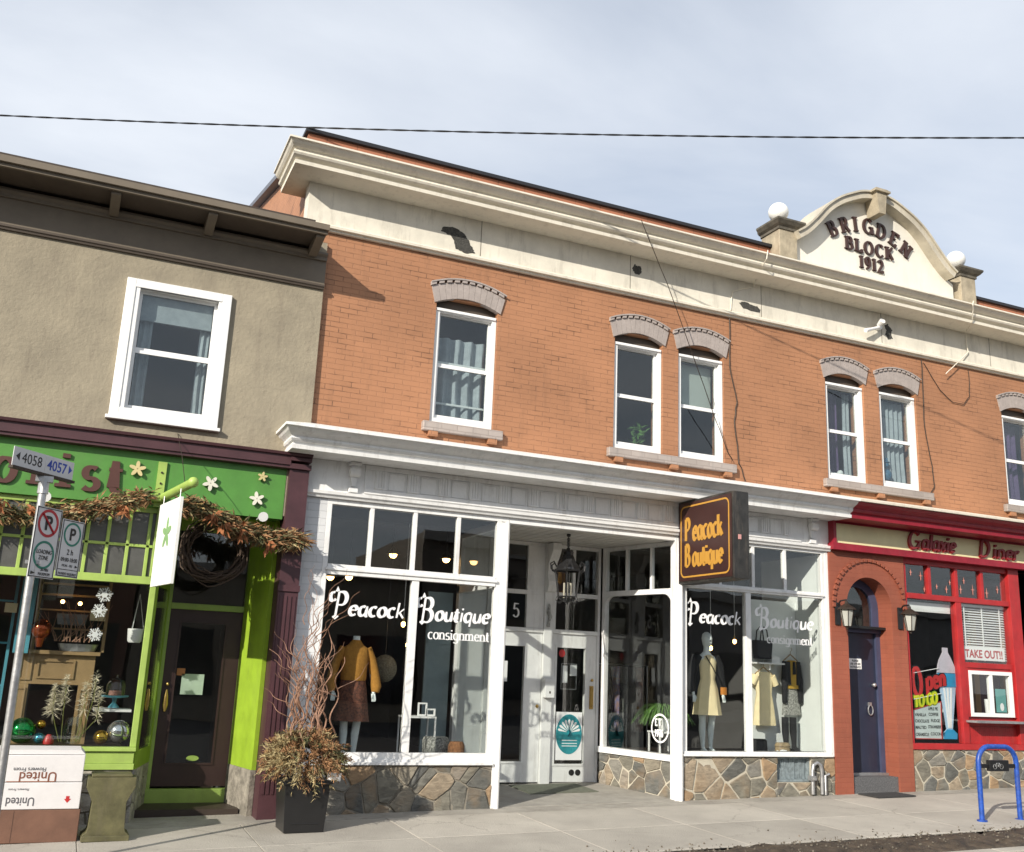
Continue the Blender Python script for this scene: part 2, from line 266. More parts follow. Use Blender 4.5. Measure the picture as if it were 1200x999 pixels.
WINK = mat('white_vinyl_lettering', (.85, .85, .85), .5, .02)
BRLET = mat('brown_lettering', (.05, .022, .018), .5, .1, 9)
REDLET = mat('red_lettering', (.45, .03, .03), .4, .05)
BLUEP = mat('blue_paint', (.02, .085, .42), .4, .25, 25, .1, dirt=.35)
BULB = mat('warm_bulb', (1, .8, .5), .4, 0, emit=((1, .55, .18), 9))
TAN = mat('mantel_wood', (.36, .24, .115), .5, .12, 5)
TURQ = mat('turquoise_paint', (.09, .33, .42), .5, .1, 5)
MUST = mat('mustard_knit', (.48, .22, .035), .9, .15, 30, .4, 90)
YDRESS = mat('yellow_cloth', (.90, .76, .46), .85, .06, 8, .1)
BKCLOTH = mat('black_cloth', (.012, .012, .014), .85, .2, 8)
PAT = mat('black_white_print', (.5, .5, .46), .85, .1, 45, col2=(.01, .01, .01))
FLORAL = mat('floral_print', (.25, .09, .05), .85, .1, 38, col2=(.012, .01, .012))
LEAFG = mat('spider_plant_leaf', (.12, .26, .05), .5, .3, 9)
TWIG = mat('curly_willow', (.36, .20, .13), .7, .25, 14)
DRY = [mat('dried_fir', (.30, .205, .085), .8, .3, 14), mat('olive_fir', (.13, .135, .055), .8, .3, 14), mat('rust_fir', (.36, .19, .085), .8, .3, 14), mat('straw_leaf', (.46, .37, .19), .8, .25, 14)]
WREA = mat('vine_wood', (.07, .045, .03), .8, .2, 14)

# ------------------------------------------------------------------ mesh helpers
class MB:
    def __init__(s): s.v = []; s.f = []
    def add(s, vs, fs):
        o = len(s.v); s.v += [tuple(p) for p in vs]; s.f += [tuple(i+o for i in f) for f in fs]; return s
    def box(s, x0, x1, y0, y1, z0, z1, rot=None, c=None):
        vs = [Vector((x, y, z)) for z in (z0, z1) for y in (y0, y1) for x in (x0, x1)]
        if rot is not None:
            M = Matrix.Rotation(rot[0], 4, rot[1]); cc = Vector(c); vs = [M@(p-cc)+cc for p in vs]
        return s.add(vs, [(0, 2, 3, 1), (4, 5, 7, 6), (0, 1, 5, 4), (2, 6, 7, 3), (0, 4, 6, 2), (1, 3, 7, 5)])
    def hexa(s, p): return s.add(p, [(0, 3, 2, 1), (4, 5, 6, 7), (0, 1, 5, 4), (1, 2, 6, 5), (2, 3, 7, 6), (3, 0, 4, 7)])
    def prism(s, poly, y0, y1, ax='y'):
        n = len(poly)
        if ax == 'y': a = [(x, y0, z) for x, z in poly]; b = [(x, y1, z) for x, z in poly]
        elif ax == 'x': a = [(y0, x, z) for x, z in poly]; b = [(y1, x, z) for x, z in poly]
        else: a = [(x, z, y0) for x, z in poly]; b = [(x, z, y1) for x, z in poly]
        return s.add(a+b, [tuple(range(n)), tuple(range(2*n-1, n-1, -1))]+[(i, (i+1) % n, n+(i+1) % n, n+i) for i in range(n)])
    def sweep(s, prof, path, sc=None):
        n = len(prof); vs = []
        ns = []
        for i in range(len(path)-1):
            d = (Vector(path[i+1])-Vector(path[i])).normalized(); ns.append(Vector((d.y, -d.x))*(sc[i] if sc else 1))
        for i, p in enumerate(path):
            if i == 0: k = ns[0]
            elif i == len(path)-1: k = ns[-1]
            elif sc: k = ns[i-1]+ns[i]
            else: k = (ns[i-1]+ns[i])/(1+ns[i-1].dot(ns[i]))
            vs += [(p[0]+k.x*o, p[1]+k.y*o, z) for o, z in prof]
        fs = [tuple(range(n)), tuple(range(len(vs)-1, len(vs)-n-1, -1))]
        for i in range(len(path)-1):
            for j in range(n): fs.append((i*n+j, i*n+(j+1) % n, (i+1)*n+(j+1) % n, (i+1)*n+j))
        return s.add(vs, fs)
    def tube(s, pts, r, seg=8, flat=1.):
        pts = [Vector(p) for p in pts]; n = len(pts); rs = r if isinstance(r, (list, tuple)) else [r]*n
        vs = []; up = Vector((0, 0, 1)); prev = None
        for i, p in enumerate(pts):
            d = (pts[min(i+1, n-1)]-pts[max(i-1, 0)]); d = d.normalized() if d.length > 1e-9 else Vector((0, 0, 1))
            if prev is None:
                a = d.cross(up if abs(d.z) < .95 else Vector((1, 0, 0))).normalized()
            else:
                a = (prev-d*prev.dot(d)); a = a.normalized() if a.length > 1e-6 else d.orthogonal().normalized()
            prev = a; b = d.cross(a)
            ri = rs[i]; rx, ry = ri if isinstance(ri, (tuple, list)) else (ri, ri*flat)
            vs += [p+a*math.cos(2*math.pi*k/seg)*rx+b*math.sin(2*math.pi*k/seg)*ry for k in range(seg)]
        fs = [tuple(range(seg)), tuple(range(len(vs)-1, len(vs)-seg-1, -1))]
        for i in range(n-1):
            for k in range(seg): fs.append((i*seg+k, i*seg+(k+1) % seg, (i+1)*seg+(k+1) % seg, (i+1)*seg+k))
        return s.add(vs, fs)
    def loft(s, rings, seg=20, wob=None):   # rings: (cx, cy, z, rx, ry)
        vs = []
        for i, (cx, cy, z, rx, ry) in enumerate(rings):
            for k in range(seg):
                a = 2*math.pi*k/seg; q = 1+(wob(i/(len(rings)-1), a) if wob else 0)
                vs.append((cx+rx*math.cos(a)*q, cy+ry*math.sin(a)*q, z))
        fs = [tuple(range(seg)), tuple(range(len(vs)-1, len(vs)-seg-1, -1))]
        for i in range(len(rings)-1):
            for k in range(seg): fs.append((i*seg+k, i*seg+(k+1) % seg, (i+1)*seg+(k+1) % seg, (i+1)*seg+k))
        return s.add(vs, fs)
    def sphere(s, c, r, seg=24, sq=1.):
        n = seg//2; return s.loft([(c[0], c[1], c[2]-r*sq*math.cos(math.pi*i/n), max(1e-4, r*math.sin(math.pi*i/n)), max(1e-4, r*math.sin(math.pi*i/n))) for i in range(n+1)], seg)
    def sheet(s, fn, nu, nv, th=.003):   # fn(u,v)->point, thin solid sheet
        vs = [Vector(fn(i/nu, j/nv)) for j in range(nv+1) for i in range(nu+1)]
        o = Vector((0, th, 0)); W = nu+1; n = len(vs)
        fs = [(j*W+i, j*W+i+1, (j+1)*W+i+1, (j+1)*W+i) for j in range(nv) for i in range(nu)]
        fs += [tuple(n+q for q in reversed(f)) for f in fs]
        for i in range(nu): fs += [(i, n+i, n+i+1, i+1), (nv*W+i+1, n+nv*W+i+1, n+nv*W+i, nv*W+i)]
        for j in range(nv): fs += [(j*W, (j+1)*W, n+(j+1)*W, n+j*W), (j*W+nu, n+j*W+nu, n+(j+1)*W+nu, (j+1)*W+nu)]
        return s.add(vs+[p+o for p in vs], fs)
    def leaf(s, p, d, ln, wd):
        d = Vector(d).normalized(); a = d.orthogonal().normalized(); a = Matrix.Rotation(random.uniform(0, 6.28), 3, d)@a
        p = Vector(p); m_ = p+d*ln*.45; e = p+d*ln+Vector((0, 0, -ln*.12)); k = d.cross(a)*wd*.25
        return s.add([p, m_+a*wd/2, e, m_-a*wd/2, m_+k], [(0, 1, 4), (1, 2, 4), (2, 3, 4), (3, 0, 4)])
    def frame(s, x0, x1, z0, z1, y0, y1, w, wb=None, wt=None):
        wb = w if wb is None else wb; wt = w if wt is None else wt
        s.box(x0, x0+w, y0, y1, z0, z1); s.box(x1-w, x1, y0, y1, z0, z1)
        s.box(x0+w, x1-w, y0, y1, z0, z0+wb); s.box(x0+w, x1-w, y0, y1, z1-wt, z1); return s
    def build(s, name, mt, parent=None, smooth=False, bevel=0, mats=None):
        me = bpy.data.meshes.new(name); me.from_pydata(s.v, [], s.f); me.update()
        import bmesh
        b = bmesh.new(); b.from_mesh(me); bmesh.ops.recalc_face_normals(b, faces=b.faces); b.to_mesh(me); b.free()
        me.materials.append(mt)
        if smooth:
            me.polygons.foreach_set('use_smooth', [True]*len(me.polygons))
            try: me.set_sharp_from_angle(angle=R(40))
            except Exception: pass
        o = bpy.data.objects.new(name, me); COL.objects.link(o)
        if bevel:
            bv = o.modifiers.new('bevel', 'BEVEL'); bv.width = bevel; bv.segments = 2; bv.limit_method = 'ANGLE'
        if parent is not None: attach(o, parent)
        return o
def attach(o, p):   # every mesh is modelled in world coordinates; only the thing's Empty has a location
    o.parent = p
    o.matrix_parent_inverse = Matrix.Translation(-Vector(p.location))
def thing(name, label, cat, loc=(0, 0, 0), group=None):
    o = bpy.data.objects.new(name, None); COL.objects.link(o); o.location = loc; o.empty_display_size = .1
    return tag(o, label, cat, group)
def tag(o, label, cat, group=None):
    o['label'] = label; o['category'] = cat
    if group: o['group'] = group
    return o
def struct(o): o['kind'] = 'structure'; return o
def dup(root, off, label=None):
    def cp(o, par):
        c = o.copy(); COL.objects.link(c)
        if par is not None: c.parent = par
        for ch in o.children: cp(ch, c)
        return c
    r = cp(root, None); r.location = Vector(root.location)+Vector(off)
    if label: r['label'] = label
    return r

def wall(mb, x0, x1, z0, z1, y0, y1, holes):
    xs = sorted({x0, x1, *[h[0] for h in holes], *[h[1] for h in holes]}); zs = sorted({z0, z1, *[h[2] for h in holes], *[h[3] for h in holes]})
    xs = [x for x in xs if x0 <= x <= x1]; zs = [z for z in zs if z0 <= z <= z1]
    solid = lambda i, j: 0 <= i < len(xs)-1 and 0 <= j < len(zs)-1 and not any(h[0] <= (xs[i]+xs[i+1])/2 <= h[1] and h[2] <= (zs[j]+zs[j+1])/2 <= h[3] for h in holes)
    for i in range(len(xs)-1):
        for j in range(len(zs)-1):
            if not solid(i, j): continue
            a, b, c, d = xs[i], xs[i+1], zs[j], zs[j+1]
            mb.add([(a, y0, c), (b, y0, c), (b, y0, d), (a, y0, d)], [(0, 1, 2, 3)]); mb.add([(a, y1, c), (b, y1, c), (b, y1, d), (a, y1, d)], [(3, 2, 1, 0)])
            if not solid(i-1, j): mb.add([(a, y0, c), (a, y1, c), (a, y1, d), (a, y0, d)], [(0, 3, 2, 1)])
            if not solid(i+1, j): mb.add([(b, y0, c), (b, y1, c), (b, y1, d), (b, y0, d)], [(0, 1, 2, 3)])
            if not solid(i, j-1): mb.add([(a, y0, c), (b, y0, c), (b, y1, c), (a, y1, c)], [(0, 3, 2, 1)])
            if not solid(i, j+1): mb.add([(a, y0, d), (b, y0, d), (b, y1, d), (a, y1, d)], [(0, 1, 2, 3)])
    return mb

# ------------------------------------------------------------------ lettering (pen strokes)
def arc(cx, cy, rx, ry, a0, a1, n=None):
    n = n or max(4, int(abs(a1-a0)/15)); return [(cx+rx*math.cos(R(a0+(a1-a0)*i/n)), cy+ry*math.sin(R(a0+(a1-a0)*i/n))) for i in range(n+1)]
def ln(*a): return [(a[i], a[i+1]) for i in range(0, len(a), 2)]
G = {
 'B': (.66, [ln(.12, 0, .12, 1), ln(.12, 1, .3, 1)+arc(.3, .765, .2, .235, 80, -80)+ln(.12, .53), ln(.12, .53, .32, .53)+arc(.32, .265, .25, .265, 80, -80)+ln(.12, 0)]),
 'C': (.72, [arc(.4, .5, .32, .5, 42, 318)]),
 'D': (.74, [ln(.12, 0, .12, 1), ln(.12, 1, .25, 1)+arc(.27, .5, .38, .5, 85, -85)+ln(.12, 0)]),
 'E': (.6, [ln(.12, 0, .12, 1), ln(.12, .98, .52, .98, .52, .82), ln(.12, .52, .42, .52), ln(.12, .02, .54, .02, .54, .2)]),
 'G': (.78, [arc(.42, .5, .34, .5, 42, 345), ln(.74, 0, .74, .45), ln(.5, .45, .82, .45)]),
 'I': (.3, [ln(.15, 0, .15, 1)]),
 'K': (.7, [ln(.12, 0, .12, 1), ln(.14, .38, .6, 1), ln(.28, .56, .62, 0)]),
 'L': (.58, [ln(.12, 0, .12, 1), ln(.12, .02, .54, .02, .54, .22)]),
 'M': (.9, [ln(.12, 0, .12, 1), ln(.14, 1, .44, .1), ln(.44, .1, .74, 1), ln(.76, 0, .76, 1)]),
 'N': (.76, [ln(.12, 0, .12, 1), ln(.12, 1, .62, 0), ln(.64, 0, .64, 1)]),
 'O': (.8, [arc(.4, .5, .33, .5, 90, 450, 24)]),
 'P': (.62, [ln(.12, 0, .12, 1), ln(.12, 1, .3, 1)+arc(.3, .74, .22, .26, 80, -80)+ln(.12, .48)]),
 'R': (.7, [ln(.12, 0, .12, 1), ln(.12, 1, .3, 1)+arc(.3, .75, .2, .25, 80, -80)+ln(.12, .5), ln(.3, .5, .6, 0)]),
 'T': (.66, [ln(.33, 0, .33, 1), ln(.04, .82, .04, .98, .62, .98, .62, .82)]),
 'U': (.74, [ln(.12, 1, .12, .3)+arc(.37, .28, .25, .28, 180, 360)+ln(.62, 1)]),
 'F': (.58, [ln(.12, 0, .12, 1), ln(.12, .98, .54, .98), ln(.12, .52, .42, .52)]),
 'a': (.60, [arc(.26, .31, .18, .31, 55, 325), ln(.47, .64, .47, .12)+arc(.56, .12, .09, .13, 190, 290)]),
 'c': (.5, [arc(.28, .31, .21, .31, 50, 310)]),
 'd': (.58, [arc(.27, .31, .2, .31, 50, 330), ln(.46, 1, .46, 0)]),
 'e': (.54, [ln(.08, .34, .46, .34), arc(.28, .31, .2, .31, 8, 320)]),
 'f': (.36, [ln(.15, 0, .15, .8)+arc(.3, .82, .15, .18, 170, 60), ln(.02, .6, .32, .6)]),
 'g': (.56, [arc(.27, .31, .2, .31, 50, 330), ln(.46, .62, .46, -.1)+arc(.26, -.12, .2, .18, 0, -150)]),
 'h': (.58, [ln(.1, 0, .1, 1), arc(.28, .36, .18, .26, 170, 0)+ln(.46, 0)]),
 'i': (.28, [ln(.13, 0, .13, .62), ln(.13, .8, .135, .92)]),
 'k': (.54, [ln(.1, 0, .1, 1), ln(.12, .24, .44, .62), ln(.22, .36, .48, 0)]),
 'l': (.26, [ln(.12, 0, .12, 1)]),
 'm': (.88, [ln(.1, 0, .1, .62), arc(.26, .38, .16, .24, 170, 0)+ln(.42, 0), arc(.58, .38, .16, .24, 170, 0)+ln(.74, 0)]),
 'n': (.58, [ln(.1, 0, .1, .62), arc(.28, .36, .18, .26, 170, 0)+ln(.46, 0)]),
 'o': (.56, [arc(.28, .31, .21, .31, 90, 450, 20)]),
 'p': (.58, [ln(.1, -.3, .1, .62), arc(.3, .31, .2, .31, 130, -130)]),
 'q': (.58, [arc(.27, .31, .2, .31, 50, 330), ln(.46, .62, .46, -.3)]),
 'r': (.42, [ln(.1, 0, .1, .62), arc(.26, .4, .16, .22, 170, 40)]),
 's': (.46, [arc(.24, .46, .15, .16, 50, 250)+arc(.22, .16, .17, .16, 80, -140)]),
 't': (.38, [ln(.16, .86, .16, .12)+arc(.28, .12, .12, .12, 180, 300), ln(.02, .62, .34, .62)]),
 'u': (.60, [ln(.1, .62, .1, .22)+arc(.27, .2, .17, .2, 180, 350), ln(.46, .62, .46, .06, .54, .0)]),
 'x': (.52, [ln(.06, .62, .46, 0), ln(.46, .62, .06, 0)]),
 '1': (.42, [ln(.22, 0, .22, 1), ln(.08, .86, .22, .98)]),
 '2': (.6, [arc(.3, .73, .21, .27, 160, -30)+ln(.1, .03, .52, .03, .52, .14)]),
 '5': (.58, [ln(.5, .98, .16, .98, .12, .56), arc(.28, .32, .22, .32, 130, -150)]),
 '6': (.58, [arc(.29, .32, .2, .32, 90, 450, 20), ln(.46, .96, .3, .9, .12, .55, .09, .32)]),
 '7': (.54, [ln(.08, .84, .08, .97, .5, .97, .24, 0)]),
 '9': (.6, [arc(.3, .68, .2, .32, 90, 450, 20), ln(.5, .66, .46, .3, .26, .04, .14, .06)]),
 '!': (.26, [ln(.13, .28, .13, 1), ln(.13, 0, .135, .1)]), '.': (.2, [ln(.1, 0, .105, .08)]), ' ': (.36, []), '-': (.4, [ln(.06, .35, .34, .35)]),
}
def pen(mb, text, org, U, V, h, thick=.1, thin=.04, depth=.01, serif=False, slant=0., wide=1., track=0., ang=0., gap=.0004, fan=None, rnd=False, swash=()):
    """org: start of baseline; U, V world axes; fan(k)->(x,y,rot) places letters one by one"""
    U = Vector(U).normalized(); V = Vector(V).normalized(); Nn = U.cross(V); org = Vector(org); cx = 0; k = 0
    for idx, ch in enumerate(text):
        if ch not in G: cx += .4*wide; continue
        adv, st = G[ch]; st = [list(s_) for s_ in st]
        if idx in swash:
            st += [arc(-.12, .80, .15, .17, 70, 330), ln(-.02, 1.0, .02, 1.14, .08, 1.02), ln(.0, .02, .12, -.05, .26, .04)]
        if serif:
            for s_ in list(st):
                for (p, q) in ((s_[0], s_[1]), (s_[-1], s_[-2])):
                    if abs(p[0]-q[0]) < .03 and min(abs(p[1]-t_) for t_ in (0, 1, .62, -.3)) < .01 and abs(p[1]-q[1]) > .25:
                        yy = p[1]-(thin*.5 if p[1] > .1 else -thin*.5)
                        w_ = thick*.5+.085
                        a_, b_ = (p[0]-w_, p[0]+w_)
                        if p[1] in (.62,) : b_ = p[0]
                        st.append([(a_, yy), (b_, yy)])
        for s_ in st:
            pts = [Vector((x*wide, y)) for x, y in s_]; n = len(pts); Lp = []; Rp = []
            closed = (pts[0]-pts[-1]).length < 1e-4 and n > 6
            for i, p in enumerate(pts):
                if closed: d1 = pts[i]-pts[i-1 if i else n-2]; d2 = pts[(i+1) if i < n-1 else 1]-pts[i]
                else: d1 = pts[i]-pts[i-1] if i else pts[1]-pts[0]; d2 = pts[i+1]-pts[i] if i < n-1 else d1
                d1 = d1.normalized(); d2 = d2.normalized(); t_ = (d1+d2); t_ = t_.normalized() if t_.length > .3 else d2
                nn = Vector((-t_.y, t_.x)); a = math.atan2(t_.y, t_.x)-R(ang); wd = (thin+(thick-thin)*abs(math.sin(a)))/2/max(.6, t_.dot(d2))
                if rnd and not closed and i in (0, n-1): wd *= .55
                Lp.append(p+nn*wd); Rp.append(p-nn*wd)
            k += 1; off = (k % 9)*gap
            def W(p, dd):
                x = p.x+slant*p.y; y = p.y
                if fan:
                    fx, fy, fr = fan(idx); x -= adv*wide/2; x, y = x*h, y*h
                    x, y = x*math.cos(fr)-y*math.sin(fr)+fx, x*math.sin(fr)+y*math.cos(fr)+fy
                else: x, y = (x+cx)*h, y*h
                return org+U*x+V*y+Nn*dd
            vs = []
            for i in range(n): vs += [W(Lp[i], depth+off), W(Rp[i], depth+off), W(Rp[i], 0), W(Lp[i], 0)]
            fs = [(0, 1, 2, 3), (4*n-1, 4*n-2, 4*n-3, 4*n-4)] if not closed else []
            for i in range(n-1):
                a, b = 4*i, 4*i+4; fs += [(a, b, b+1, a+1), (a+1, b+1, b+2, a+2), (a+3, a+2, b+2, b+3), (a, a+3, b+3, b)]
            mb.add(vs, fs)
        cx += adv*wide+track
    return mb
def pen_len(text, h, wide=1., track=0.): return sum(((G[c][0] if c in G else .4)*wide+track) for c in text)*h
def sans(name, text, org, U, V, h, mt, parent, depth=.004, bold=0., sx=1., align='LEFT'):
    cu = bpy.data.curves.new(name, 'FONT'); cu.body = text; cu.size = h/.72; cu.extrude = depth/2; cu.offset = bold*h; cu.align_x = align; cu.resolution_u = 3
    o = bpy.data.objects.new(name, cu); COL.objects.link(o)
    bpy.context.view_layer.update()
    me = bpy.data.meshes.new_from_object(o.evaluated_get(bpy.context.evaluated_depsgraph_get()))
    bpy.data.objects.remove(o); U = Vector(U).normalized(); V = Vector(V).normalized(); Nn = U.cross(V)
    M = Matrix((U*sx, V, Nn)).transposed().to_4x4(); M.translation = Vector(org)+Nn*depth/2
    me.transform(M); me.materials.clear(); me.materials.append(mt)
    o = bpy.data.objects.new(name, me); COL.objects.link(o)
    if parent is not None: attach(o, parent)
    return o
X, Y, Z = (1, 0, 0), (0, 1, 0), (0, 0, 1)
def gz(x, y=0): return .02*(x-4.6)+(.02*y if y < 0 else .0)

# ------------------------------------------------------------------ ground
def gslab(mb, x0, x1, y0, y1, top, th=.2):   # slab following the slope; top = offset above gz
    q = [(x0, y0), (x1, y0), (x1, y1), (x0, y1)]
    return mb.hexa([(x, y, gz(x, y)+top-th) for x, y in q]+[(x, y, gz(x, y)+top) for x, y in q])
struct(gslab(MB(), -60, 70, -40, -3.62, -.13, .3).build('road', ASPH))
struct(gslab(MB(), -300, 300, -300, -40.0, -1.2, .3).build('ground', ASPH))
mb = MB(); x = -60
while x < 70:
    gslab(mb, x, x+2.99, -3.62, -3.46, .0, .35); x += 3
struct(mb.build('kerb', CONC, bevel=.012))
mb = MB(); x = -31.5
gslab(mb, -60, 70, -2.64, -.34, -.012, .2); gslab(mb, -60, 70, -.34, 9, -.3, .2)
xs = [-60.0] + [-9.0+1.56*i for i in range(26)] + [60.0]
for a, b in zip(xs[:-1], xs[1:]):
    for c, d in ((-2.64, -1.5), (-1.49, -.345)):
        gslab(mb, a+.004, b-.004, c, d-.002, 0.0, .1)
struct(mb.build('sidewalk', CONC, bevel=.004))
struct(gslab(gslab(gslab(MB(), -60, .8, -.34, .3, .0, .2), .802, 2.3, -.34, 1.0, .0, .2), 2.302, 60, -.34, .3, .001, .2).build('apron', mat('apron_concrete', (.38, .355, .31), .85, .18, 2.2, .4, 50, dirt=.5)))
# boulevard strip of grit and melting dirt
def strip(mb):
    nx, ny = 420, 26; from mathutils import noise
    vs = []
    for j in range(ny+1):
        for i in range(nx+1):
            x = -12+34*i/nx; v_ = j/ny
            edge = .22*noise.noise(Vector((x*1.1, 0, 0)))+.08*noise.noise(Vector((x*6, 0, 5)))
            y = -3.47+(.72+edge)*v_
            hgt = .045*math.sin(math.pi*min(1, v_*1.02))**.6+.03*noise.noise(Vector((x*5, y*7, 1)))+.02*noise.noise(Vector((x*17, y*17, 3)))
            if j in (0, ny): hgt = -.02
            vs.append((x, y, gz(x, y)+hgt-.004))
    W = nx+1
    return mb.add(vs, [(j*W+i, j*W+i+1, (j+1)*W+i+1, (j+1)*W+i) for j in range(ny) for i in range(nx)])
o = strip(MB()).build('roadside_dirt', GRIT, smooth=True); o['kind'] = 'stuff'; o['label'] = 'strip of wet brown dirt and grit along the kerb'; 
mb = MB()
for i in range(700):
    x = random.uniform(4, 13); y = random.gauss(-2.95, .25); r = random.uniform(.004, .013)
    mb.sphere((x, y, gz(x, y)+ (r*.5 if y > -2.75 else .045)), r, 6)
o = mb.build('grit_stones', mat('grit_stone', (.22, .19, .15), .9, .5, 20)); o['kind'] = 'stuff'; o['label'] = 'scattered small grit stones on the dirt strip'

# ================================================================== BRICK BUILDING
B = thing('brick_building', 'long orange painted brick building with cream cornice, curved gable and shopfronts', 'building')
holes = [(3.81, 4.67, 4.56, 6.24), (6.44, 7.22, 4.56, 6.24), (7.48, 8.26, 4.56, 6.24), (10.13, 10.89, 4.56, 6.24), (11.20, 11.97, 4.56, 6.24), (13.88, 14.65, 4.56, 6.24)]
mb = MB(); wall(mb, 2.08, 18, 3.5, 7.72, 0, .30, holes)
mb.build('front_wall', BRICK, B)
mb = MB(); mb.prism([(.302, -.3), (9, -.3), (9, 10.2), (.56, 8.05), (.56, 7.7), (.302, 7.7)], 2.08, 2.33, 'x'); mb.build('side_wall', BRICK, B)
MB().prism([(.56, 8.06), (9.1, 10.25), (9.1, 10.33), (.56, 8.14)], 1.96, 2.36, 'x').build('side_coping', mat('slate_flashing', (.12, .13, .16), .5), B)
MB().box(2.34, 18, 8.9, 9.0, -.3, 9.9).build('rear_wall', DARKW, B)
MB().box(17.9, 18, .31, 8.88, -.3, 8.0).build('end_wall', DARKW, B)
MB().prism([(.56, 7.9), (8.88, 9.8), (8.88, 9.9), (.56, 8.0)], 2.335, 18, 'x').build('roof', mat('roof_membrane', (.08, .08, .08), .9), B)
MB().box(2.34, 17.88, .31, 8.88, 3.98, 4.2).build('upper_floor', DARKW, B)
MB().box(2.34, 17.88, 3.2, 3.3, 4.202, 7.7).build('upper_room_wall', DARKW, B)
for i, x in enumerate((5.6, 9.2, 11.04, 13.0)): MB().box(x, x+.08, .31, 3.198, 4.202, 7.7).build('room_partition', DARKW, B)
# frieze and cornices
MB().sweep([(0, 6.88), (.03, 6.88), (.03, 7.40), (0, 7.40)], [(2.08, .2), (2.08, 0), (18, 0)]).build('upper_frieze', FRIEZE, B)
MB().sweep([(0, 6.79), (.045, 6.79), (.045, 6.815), (.085, 6.82), (.09, 6.85), (.06, 6.875), (0, 6.879)], [(2.08, .2), (2.08, 0), (18, 0)]).build('frieze_moulding', CREAM, B)
prof = [(0, 7.40), (.42, 7.405), (.425, 7.45), (.395, 7.458), (.40, 7.475), (.43, 7.485), (.465, 7.50), (.48, 7.525), (.47, 7.55), (.455, 7.56), (.46, 7.572), (.495, 7.585), (.53, 7.61), (.555, 7.64), (.58, 7.646), (.58, 7.668), (0, 7.73)]
uc = MB().sweep(prof, [(2.08, .46), (2.08, 0), (18, 0)], sc=(.72, 1)).build('upper_cornice', CREAM, B)
mb = MB()
for x in (4.36, 6.65, 8.93, 11.29, 13.68): mb.box(x, x+.008, -.0325, -.029, 6.9, 7.40)
mb.build('frieze_joint', mat('dark_joint', (.15, .13, .1), .8), B)
PATCH = mat('exposed_lath', (.08, .078, .07), .9, .3, 30, .8, 60)
from mathutils import noise
for poly in ([(3.80, 7.13), (3.82, 7.19), (3.90, 7.22), (4.02, 7.215), (4.12, 7.17), (4.19, 7.08), (4.26, 6.97), (4.28, 6.92), (4.12, 6.90), (4.02, 6.93), (3.99, 7.02), (3.95, 7.09), (3.86, 7.12)],
             [(6.69, 7.22), (6.72, 7.28), (6.76, 7.26), (6.82, 7.27), (6.85, 7.2), (6.81, 7.13), (6.74, 7.14), (6.70, 7.17)],
             [(8.52, 7.04), (8.60, 7.08), (8.72, 7.06), (8.86, 7.05), (8.92, 7.0), (8.90, 6.95), (8.74, 6.955), (8.6, 6.975)],
             [(11.36, 7.2), (11.42, 7.25), (11.46, 7.2), (11.52, 7.16), (11.49, 7.08), (11.52, 7.0), (11.42, 6.99), (11.37, 7.06), (11.40, 7.13)]):
    q = []
    for a, b in zip(poly, poly[1:]+poly[:1]):
        for k in range(4): q.append((a[0]+(b[0]-a[0])*k/4+random.gauss(0, .006), a[1]+(b[1]-a[1])*k/4+random.gauss(0, .006)))
    MB().prism(q, -.034, -.029).build('bare_patch', PATCH, B)
# parapet
for a, b in ((2.0, 9.27), (13.42, 18)):
    MB().box(a, b, .15, .5, 7.70, 8.155).build('parapet', SIDEB, B)
    MB().box(a-.04, b+(.0 if b < 10 else .04), .10, .55, 8.156, 8.205).build('parapet_cap', mat('black_flashing', (.015, .015, .018), .5), B)
# pediment
pc = 11.22
half = [(0, 9.42), (.3, 9.38), (.54, 9.285), (.8, 9.15), (1.05, 8.955), (1.28, 8.70), (1.49, 8.49), (1.66, 8.37)]
def cat(pts, n=5):
    o_ = []; P_ = [pts[0]]+pts+[pts[-1]]
    for i in range(1, len(P_)-2):
        p0, p1, p2, p3 = [Vector(q) for q in P_[i-1:i+3]]
        for k in range(n):
            t = k/n; o_.append(tuple(.5*((2*p1)+(-p0+p2)*t+(2*p0-5*p1+4*p2-p3)*t*t+(-p0+3*p1-3*p2+p3)*t**3)))
    return o_+[tuple(pts[-1])]
full = [(pc-d, z) for d, z in reversed(half)]+[(pc+d, z) for d, z in half[1:]]; full = cat(full, 4)
def inset(pts, w):
    o_ = []
    for i, p in enumerate(pts):
        a = Vector(pts[max(0, i-1)]); b = Vector(pts[min(len(pts)-1, i+1)]); d = (b-a).normalized(); o_.append((p[0]+d.y*w, p[1]-d.x*w))
    return o_
ins = inset(full, .10)
P = MB(); P.prism([(9.60, 7.70), (12.99, 7.70), (12.99, 8.25)]+list(reversed(inset(full, .05)))+[(9.60, 8.25)], .02, .34); PED = P.build('pediment', mat('pediment_plaster', (.74, .71, .63), .7, .05, 2, .06, dirt=.12), B)
c = MB(); n = len(full)
for y0, y1, A, Bq in ((-.17, .36, full, ins), (-.20, .38, inset(full, -.03), full)):
    for i in range(n-1):
        c.hexa([(Bq[i][0], y0, Bq[i][1]), (Bq[i+1][0], y0, Bq[i+1][1]), (Bq[i+1][0], y1, Bq[i+1][1]), (Bq[i][0], y1, Bq[i][1]), (A[i][0], y0, A[i][1]), (A[i+1][0], y0, A[i+1][1]), (A[i+1][0], y1, A[i+1][1]), (A[i][0], y1, A[i][1])])
c.build('coping', mat('coping_stone', (.56, .51, .41), .7, .15, 3, .1, dirt=.3), PED)
